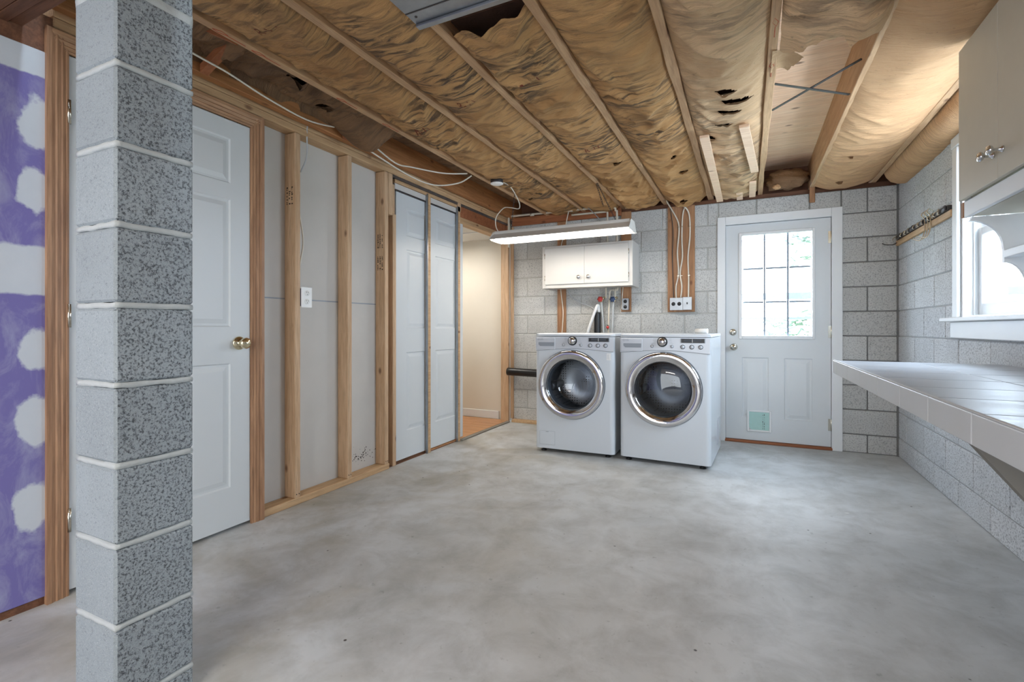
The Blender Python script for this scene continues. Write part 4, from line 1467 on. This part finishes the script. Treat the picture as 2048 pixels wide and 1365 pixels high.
# ------------------------------------------------------------------ tiled counter
ct = thing('tiled_counter', 'grey tiled counter along the right block wall', 'counter', (0.75, 1.7, 0))
CY1, CY0, CX0 = 3.085, 0.35, 0.408
boxpart('counter_board', 'grey_paint', ct, CX0 + .010, XR - .001, CY0, CY1 - .010, 0.800, 0.8455)
boxpart('grout_bed', 'grout', ct, CX0 + .008, XR - .001, CY0, CY1 - .008, 0.8456, 0.852)
cyj = [CY1, 2.955, 2.665, 2.375, 2.092, 1.815, 1.560, 1.295, 1.01, 0.72, CY0]
xs_ = [CX0 + .009, 0.742, XR - .001]
for a, b in zip(cyj[:-1], cyj[1:]):
    for c, d in zip(xs_[:-1], xs_[1:]):
        boxpart('top_tile', 'tile', ct, c + .002, d - .002, b + .002, a - .002, 0.8465, 0.857, .002)
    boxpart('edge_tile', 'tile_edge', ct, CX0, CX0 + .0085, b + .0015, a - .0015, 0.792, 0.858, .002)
boxpart('edge_trim', 'grout', ct, CX0 + .0005, CX0 + .0095, CY0, CY1, 0.8585, 0.8615, .001)
for c, d in ((CX0 + .01, 0.742), (0.742, XR)):
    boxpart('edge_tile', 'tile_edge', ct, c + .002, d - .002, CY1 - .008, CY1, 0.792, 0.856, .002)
for y in (1.40, 2.9):
    p = [(0.425, 0.799), (0.492, 0.799), (XR - .002, 0.045), (1.015, 0.045)]
    if y < 2:
        MB().prism(p, 1, y, y + .038).build('diagonal_brace', 'grey_paint', ct)
boxpart('wall_cleat', 'grey_paint', ct, XR - .04, XR - .001, CY0, CY1 - .06, 0.71, 0.799, .003)

# ------------------------------------------------------------------ hook rail on the right wall
hr = thing('hook_rail', 'wooden rail with dark metal hooks high on the right wall', 'hook rail', (XR, 4.25, 1.68))
boxpart('rail_board', 'plate', hr, XR - .022, XR - .003, 3.672, 4.835, 1.683, 1.722, .002)
boxpart('metal_strip', 'strap', hr, XR - .030, XR - .003, 3.690, 4.80, 1.724, 1.752, .002)
random.seed(9)
for k in range(11):
    y = 3.72 + k * 0.104
    m = MB()
    m.cbox(XR - .040, XR - .0305, y - .014, y + .014, 1.722, 1.756, .002)
    m.tube(smooth_path([(XR - .041, y, 1.745), (XR - .055, y, 1.735), (XR - .060, y, 1.718), (XR - .050, y, 1.712)], 4), .003, 6)
    m.build('hook', 'nickel' if k % 3 else 'strap', hr)
for k in range(3):
    y = 3.93 + k * .055
    pts = [(XR - .030, y, 1.765), (XR - .050, y, 1.785), (XR - .062, y, 1.765), (XR - .050, y - .01, 1.74), (XR - .050, y - .02, 1.66), (XR - .075, y - .03, 1.60), (XR - .115, y - .02, 1.615)]
    cable('wire_hook', ['bent wire utility hook on the rail, nearest the window', 'bent wire utility hook, middle of three on the rail', 'bent wire utility hook on the rail, farthest from the window'][k], pts, .0035, 'nickel', 'hook', 'wire hooks on the rail')
cable('peg_hook', 'single wire peg sticking out at the corner end of the rail', [(XR - .024, 4.805, 1.705), (XR - .05, 4.79, 1.690), (XR - .10, 4.77, 1.690), (XR - .125, 4.76, 1.70)], .0035, 'strap', 'hook')

# ------------------------------------------------------------------ boards, boxes, pipes on the back wall
F = YB - .002
b_ = boxpart('backing_board', 'redboard', None, -0.690, -0.446, F - .020, F, 1.180, 2.184, .003)
tag(b_, 'wide reddish wooden board carrying cables left of the outside door', 'board')
b_ = boxpart('backing_board', 'redboard', None, -1.811, -1.716, F - .018, F, 0.60, 2.184, .003)
tag(b_, 'narrow wooden board behind the left end of the white cabinet', 'board')
b_ = boxpart('backing_board', 'redboard', None, -1.136, -1.037, F - .018, F, 1.190, 2.184, .003)
tag(b_, 'narrow wooden board with an outlet box under the right cabinet end', 'board')
b_ = boxpart('ledger_board', 'redboard_x', None, -2.335, -1.13, F - .045, F - .020, 2.145, 2.235, .003)
tag(b_, 'horizontal reddish board under the joists by the hall corner', 'board')
b_ = boxpart('corner_strip', 'stud', None, XL + .002, XL + .034, F - .030, F, 0.03, 2.14, .003)
tag(b_, 'thin upright wood strip where the block wall meets the hall opening', 'board')
b_ = boxpart('floor_plate', 'plate', None, XL + .036, -1.70, F - .075, F - .003, 0.0, 0.030, .003)
tag(b_, 'pale wooden floor plate at the foot of the wall beside the washer', 'board')
cable('drain_pipe', 'thick black drain pipe running low along the block wall', [(XL + .002, F - .095, 0.555), (-2.0, F - .095, 0.547), (-1.45, F - .095, 0.530)], .042, 'black_plastic', 'pipe', n=14)
cable('standpipe', 'upright black standpipe behind the washer', [(-1.365, F - .06, 0.5), (-1.365, F - .06, 1.0), (-1.365, F - .06, 1.185)], .034, 'black_plastic', 'pipe', n=14)
cable('drain_hose', 'white drain hose hooked over into the black standpipe', [(-1.51, F - .12, 0.78), (-1.445, F - .115, 1.0), (-1.375, F - .11, 1.20), (-1.352, F - .085, 1.255), (-1.352, F - .06, 1.19)], .015, 'hose_white', 'hose', n=10)
cable('grey_cord', 'thin grey cord curving from the white cabinet to the standpipe', [(-1.68, F - .02, 1.46), (-1.67, F - .03, 1.38), (-1.58, F - .03, 1.30), (-1.45, F - .03, 1.25), (-1.375, F - .05, 1.19)], .006, 'hose', 'cord')
cable('riser_pipe', 'cream water riser ending at the red valve', [(-1.285, F - .03, 1.86), (-1.285, F - .03, 1.42), (-1.285, F - .03, 1.33)], .009, 'pvc', 'pipe', n=10)
cable('riser_pipe', 'cream water riser ending at the blue valve', [(-1.165, F - .03, 1.86), (-1.165, F - .03, 1.44), (-1.19, F - .03, 1.415), (-1.19, F - .03, 1.33)], .009, 'pvc', 'pipe', n=10)
cable('branch_pipe', 'cream branch pipe dropping behind the washer between the valves', [(-1.20, F - .05, 1.405), (-1.235, F - .05, 1.40), (-1.245, F - .05, 1.34), (-1.255, F - .05, 1.03), (-1.255, F - .05, 0.8)], .0085, 'pvc', 'pipe', n=10)
cable('supply_hose', 'grey supply hose below the red valve', [(-1.322, F - .06, 1.29), (-1.315, F - .065, 1.2), (-1.302, F - .07, 1.05), (-1.29, F - .08, 0.8)], .009, 'hose', 'hose', n=8)
cable('supply_hose', 'grey supply hose below the blue valve', [(-1.20, F - .06, 1.29), (-1.205, F - .065, 1.2), (-1.21, F - .07, 1.05), (-1.22, F - .08, 0.8)], .009, 'hose', 'hose', n=8)


def valve(x, z, mat, label):
    t = thing('water_valve', label, 'valve', (x, F - .03, z), 'laundry supply valves')
    MB().tube([(x + .035, F - .03, z + .03), (x + .01, F - .035, z + .01), (x, F - .055, z - .03)], [.011, .015, .012], 10).build('valve_body', 'brass', t)
    m = MB().lathe([(0, .012), (.010, .012), (.022, .006), (.026, 0), (.022, -.006), (0, -.006)], (x, F - .085, z + .005), (0, -1, 0), 12)
    for k in range(6):
        a = k * math.pi / 3
        m.tube([(x, F - .085, z + .005), (x + .029 * math.cos(a), F - .085, z + .005 + .029 * math.sin(a))], .007, 6)
    m.build('handwheel', mat, t)
    MB().cyl((x, F - .05, z + .003), (x, F - .082, z + .005), .005, 8).build('stem', 'brass', t)


valve(-1.330, 1.312, 'red', 'red handwheel water valve above the washer')
valve(-1.205, 1.308, 'blue', 'blue handwheel water valve above the washer')
t = thing('drain_cock', 'tiny red drain cock on the branch pipe just above the washer', 'valve', (-1.258, F - .06, 1.035))
MB().lathe([(0, .008), (.014, .006), (.016, 0), (0, -.004)], (-1.258, F - .068, 1.036), (0, -1, 0), 10).build('handle', 'red', t)
MB().cyl((-1.258, F - .06, 1.01), (-1.258, F - .06, 1.06), .007, 8).build('cock_body', 'brass', t)
# overhead water pipes
PYY = 4.72
o = cable('overhead_pipe', 'upper cream water pipe under the joists with an elbow at the right', [(-2.325, PYY, 1.90), (-2.325, PYY, 2.215), (-2.315, PYY, 2.232), (-1.8, PYY, 2.228), (-1.24, PYY, 2.220), (-1.16, PYY, 2.175), (-1.150, PYY, 2.15), (-1.150, PYY, 1.85)], .0105, 'pvc', 'pipe', n=10)
for x in (-2.05, -1.62, -1.35):
    MB().cyl((x - .02, PYY, 2.226), (x + .02, PYY, 2.226), .0145, 12).build('coupling', 'pvc', o)
cable('overhead_pipe', 'lower short cream water pipe turning down behind the shop light', [(-1.63, PYY + .05, 2.190), (-1.30, PYY + .05, 2.188), (-1.262, PYY + .05, 2.184), (-1.256, PYY + .05, 2.15), (-1.256, PYY + .05, 1.85)], .010, 'pvc', 'pipe', n=10)
cable('steel_rod', 'thin grey rod slanting from the joists behind the shop light', [(-1.48, 4.6, 2.27), (-1.36, 4.62, 2.16), (-1.25, 4.65, 2.03)], .005, 'metal', 'rod')
cable('power_cable', 'white cable dropping to the left wooden board', [(-1.655, PYY + .03, 2.225), (-1.69, F - .062, 2.15), (-1.72, F - .045, 2.02), (-1.77, F - .026, 1.85), (-1.775, F - .026, 1.5), (-1.745, F - .026, 1.22), (-1.75, F - .026, 1.05), (-1.765, F - .026, 0.9)], .0055)
cable('power_cable', 'short white cable feeding the small outlet box', [(-1.115, F - .026, 1.86), (-1.113, F - .026, 1.5), (-1.118, F - .026, 1.40), (-1.122, F - .026, 1.34), (-1.128, F - .026, 1.22)], .0045)


def metal_box(label, x0, x1, z0, z1, slots, yf=F - .020):
    t = thing('outlet_box', label, 'outlet box', ((x0 + x1) / 2, yf, z0))
    boxpart('steel_box', 'metal', t, x0, x1, yf - .045, yf, z0, z1, .004)
    cv = boxpart('cover_plate', 'metal', t, x0 - .002, x1 + .002, yf - .048, yf - .0455, z0 - .002, z1 + .002, .001)
    for (x, z) in slots:
        m = MB().lathe([(0, .0035), (.017, .0035), (.018, 0)], (x, yf - .048, z), (0, -1, 0), 16)
        m.build('receptacle', 'black_plastic', cv)
    return t


metal_box('square steel box with two receptacles on the wide board', -0.661, -0.549, 1.198, 1.311, [(-0.631, 1.255), (-0.579, 1.255)])
sbx = metal_box('narrow steel switch box on the wide board', -0.544, -0.470, 1.200, 1.316, [])
boxpart('toggle', 'black_plastic', sbx, -0.513, -0.503, F - .080, F - .068, 1.250, 1.268, .002)
metal_box('small grey outlet box with two black receptacles under the cabinet', -1.114, -1.054, 1.208, 1.318, [(-1.084, 1.290), (-1.084, 1.236)], F - .018)
yc = F - .028
for k, (lab, pts) in enumerate([
    ('leftmost white cable on the wide board', [(-0.705, yc - .04, 2.255), (-0.66, yc, 2.17), (-0.60, yc, 2.05), (-0.585, yc, 1.95), (-0.600, yc, 1.75), (-0.590, yc, 1.55), (-0.612, yc, 1.42), (-0.610, yc, 1.30)]),
    ('middle white cable on the wide board', [(-0.41, yc - .03, 2.25), (-0.50, yc, 2.19), (-0.548, yc, 2.12), (-0.560, yc, 1.90), (-0.555, yc, 1.70), (-0.575, yc, 1.55), (-0.560, yc, 1.42), (-0.572, yc, 1.30)]),
    ('rightmost white cable on the wide board', [(-0.70, yc - .07, 2.25), (-0.62, yc - .034, 2.215), (-0.54, yc - .022, 2.17), (-0.495, yc - .004, 2.09), (-0.488, yc, 1.90), (-0.505, yc, 1.70), (-0.500, yc, 1.50), (-0.502, yc, 1.30)]),
    ]):
    o = cable('power_cable', lab, pts, .0068, group='cables on the wide board')
    for z in (1.52, 1.98):
        xx = [-0.592, -0.562, -0.495][k]
        boxpart('cable_staple', 'nickel', o, xx - .010, xx + .010, yc - .009, yc + .004, z, z + .004)
cable('power_cable', 'dark painted shadow line at the left edge of the wide board', [(-0.665, yc, 2.18), (-0.640, yc, 1.95), (-0.645, yc, 1.7), (-0.640, yc, 1.5), (-0.635, yc, 1.30)], .004, 'cable_shadow')  # thin dark tube standing in for cable shadow on the board

# ------------------------------------------------------------------ hanging shop light
LX0, LX1, LY, LZ = -2.045, -0.822, 3.90, 1.890
sl = thing('shop_light', 'white two-tube fluorescent shop light hanging on chains above the washer', 'light', (-1.43, LY, 1.80))
boxpart('ballast_channel', 'cab_white', sl, LX0 + .01, LX1 - .01, LY - .065, LY + .065, 1.862, LZ, .004)
prof = [(LY - .064, 1.864), (LY - .140, 1.812), (LY - .140, 1.806), (LY - .139, 1.806), (LY - .1385, 1.811), (LY - .063, 1.862)]
rf = MB().prism(prof, 0, LX0, LX1)
prof2 = [(2 * LY - a, z) for a, z in prof][::-1]
rf.prism(prof2, 0, LX0, LX1)
rf.box(LX0 + .012, LX1 - .012, LY - .0625, LY + .0625, 1.858, 1.8615)
rf.build('reflector', 'cab_white', sl)
for x in (LX0, LX1 - .002):
    MB().prism([(LY - .064, LZ - .003), (LY + .064, LZ - .003), (LY + .138, 1.812), (LY + .10, 1.800), (LY - .10, 1.800), (LY - .138, 1.812)], 0, x, x + .002).build('end_plate', 'cab_white', sl)
for y in (LY - .062, LY + .062):
    for x in (LX0 + .010, LX1 - .010):
        sx_ = 1 if x < -1.4 else -1
        boxpart('lamp_holder', 'plate_white', sl, min(x, x + sx_ * .014), max(x, x + sx_ * .014), y - .012, y + .012, 1.802, 1.858, .003)
    MB().cyl((LX0 + .028, y, 1.822), (LX1 - .028, y, 1.822), .0185, 14).build('tube', 'tube', sl)


def chain(name, p0, p1, parent):
    p0, p1 = Vector(p0), Vector(p1)
    d = p1 - p0; n_ = int(d.length / 0.020); d.normalize()
    a = d.orthogonal().normalized(); b = d.cross(a)
    m = MB()
    for k in range(n_):
        c = p0 + d * (0.010 + 0.020 * k)
        s_ = a if k % 2 else b
        pts = [c + d * (0.0125 * math.cos(q)) + s_ * (0.0058 * math.sin(q)) for q in [2 * math.pi * i / 10 for i in range(11)]]
        m.tube(pts, .0016, 5, cap=False)
    return m.build(name, 'strap', parent)


chain('chain', (-1.862, LY, 2.215), (-1.900, LY, LZ), sl)
chain('chain', (-1.11, LY, 2.215), (-0.955, LY, LZ), sl)
chain('chain', (-1.12, LY, 2.215), (-1.06, LY, 2.02), sl)
cable('lamp_cord', 'white lamp cord looping from the ceiling box to the shop light', [(-1.80, 3.50, 2.215), (-1.77, 3.62, 2.20), (-1.78, 3.80, 2.13), (-1.80, 3.86, 2.075), (-1.88, 3.86, 2.09), (-1.96, 3.88, 2.10), (-2.035, 3.88, 2.03), (-2.045, 3.89, 1.95), (-2.02, 3.90, 1.895), (-1.98, 3.90, 1.893)], .0045)
cb = thing('ceiling_box', 'round ceiling junction box with a white cover beside the first joists', 'junction box', (-1.80, 3.44, 2.19))
MB().lathe([(.042, .045), (.050, .040), (.050, .006), (.048, 0), (0, 0)], (-1.80, 3.44, 2.180), (0, 0, 1), 20).build('box_shell', 'strap', cb)
MB().lathe([(0, -.006), (.042, -.005), (.052, 0), (.052, .003), (0, .003)], (-1.80, 3.44, 2.178), (0, 0, 1), 20).build('box_cover', 'plate_white', cb)

# ------------------------------------------------------------------ cables on the left wall and in the first bay
cable('power_cable', 'white cable stretched along the dark bay above the door casing', [(-2.20, 0.95, 2.27), (-2.20, 1.33, 2.240), (-2.21, 1.49, 2.235), (-2.21, 1.69, 2.205), (-2.23, 1.96, 2.20), (-2.27, 2.20, 2.255)], .0046)
cable('power_cable', 'thin grey cable lying on the top plate above the door casing', [(-2.30, 0.95, 2.265), (-2.31, 1.4, 2.257), (-2.33, 1.9, 2.254), (-2.35, 2.06, 2.25), (-2.362, 2.075, 2.20), (-2.366, 2.078, 2.05), (-2.372, 2.04, 1.95)], .0048, 'hose')
cable('power_cable', 'upper white cable sagging from the top plate to the first joist', [(-2.32, 2.42, 2.262), (-2.22, 2.42, 2.245), (-2.20, 2.68, 2.175), (-2.18, 2.85, 2.19), (-2.08, 3.1, 2.205), (-1.96, 3.25, 2.228)], .0055)
cable('power_cable', 'lower white cable sagging from the top plate to the first joist', [(-2.33, 2.33, 2.25), (-2.25, 2.36, 2.225), (-2.22, 2.50, 2.18), (-2.20, 2.85, 2.13), (-2.16, 3.1, 2.125), (-2.04, 3.25, 2.165), (-1.95, 3.30, 2.225)], .0055)
cable('power_cable', 'white cable bowed off the first stud above the outlet', [(XL - .03, 2.0335, 1.76), (XL - .028, 2.045, 1.70), (XL - .025, 2.068, 1.55), (XL - .028, 2.05, 1.42), (XL - .03, 2.0335, 1.36), (XL - .03, 2.0345, 1.27)], .005)
cable('power_cable', 'thin white cable bowed off the second stud', [(XL - .04, 2.4445, 1.66), (XL - .038, 2.462, 1.58), (XL - .036, 2.468, 1.42), (XL - .038, 2.466, 1.30), (XL - .04, 2.447, 1.16)], .0032)

# ------------------------------------------------------------------ floor litter
tag(blob(-0.085, 1.02, .004, .009, .006, .005, 3.0, 6).build('debris_crumb', 'oldbeam'), 'small dark brown crumb on the concrete at the bottom edge', 'debris')

# ------------------------------------------------------------------ outside
tag(MB().box(-14, 18, 5.1, 30, -0.35, -0.25).build('lawn', 'grass'), 'pale lawn outside beyond the door', 'ground', kind='structure')
rl = thing('deck_railing', 'pale horizontal deck rails seen through the door glass', 'railing', (1.5, 7.0, -0.25))
boxpart('top_rail', 'rail', rl, -3, 6, 6.97, 7.06, 1.39, 1.47)
boxpart('lower_rail', 'rail', rl, -3, 6, 6.99, 7.03, 1.135, 1.165)
for x in (-2.6, 5.2):
    boxpart('post', 'rail', rl, x - .05, x + .05, 6.96, 7.06, -0.25, 1.39)


def tree(x, y, h, seed, label, spread=1.5):
    rnd = random.Random(seed)
    t = thing('pine_tree', label, 'tree', (x, y, -0.26), 'trees outside')
    MB().tube([(x, y, -0.26), (x + .05, y, h * .5), (x, y, h)], [.12, .08, .03], 8).build('trunk', 'bark', t)
    m = MB()
    for k in range(26):
        z = 0.5 + (h - 0.5) * rnd.random(); a = rnd.random() * 6.28; L = spread * (1.05 - 0.7 * z / h) * rnd.uniform(.5, 1)
        bx, by = x + L * math.cos(a), y + L * math.sin(a)
        for q in range(46):
            p = Vector((bx + rnd.gauss(0, .22), by + rnd.gauss(0, .22), z + rnd.gauss(0, .07)))
            d = Vector((rnd.gauss(0, 1), rnd.gauss(0, 1), rnd.gauss(0, .4))).normalized() * .07
            e = Vector((rnd.gauss(0, 1), rnd.gauss(0, 1), rnd.gauss(0, 1))).cross(d).normalized() * .018
            m.add([p - d - e, p + d - e, p + d + e, p - d + e], [(0, 1, 2, 3)])
    o = m.build('foliage', 'leaf', t, recalc=False); o['kind'] = 'stuff'


tree(1.25, 11.0, 4.0, 1, 'pale pine tree seen through the right panes of the door', 1.3)
tree(8.2, 10.5, 3.4, 2, 'pale tree seen through the side window', 1.2)
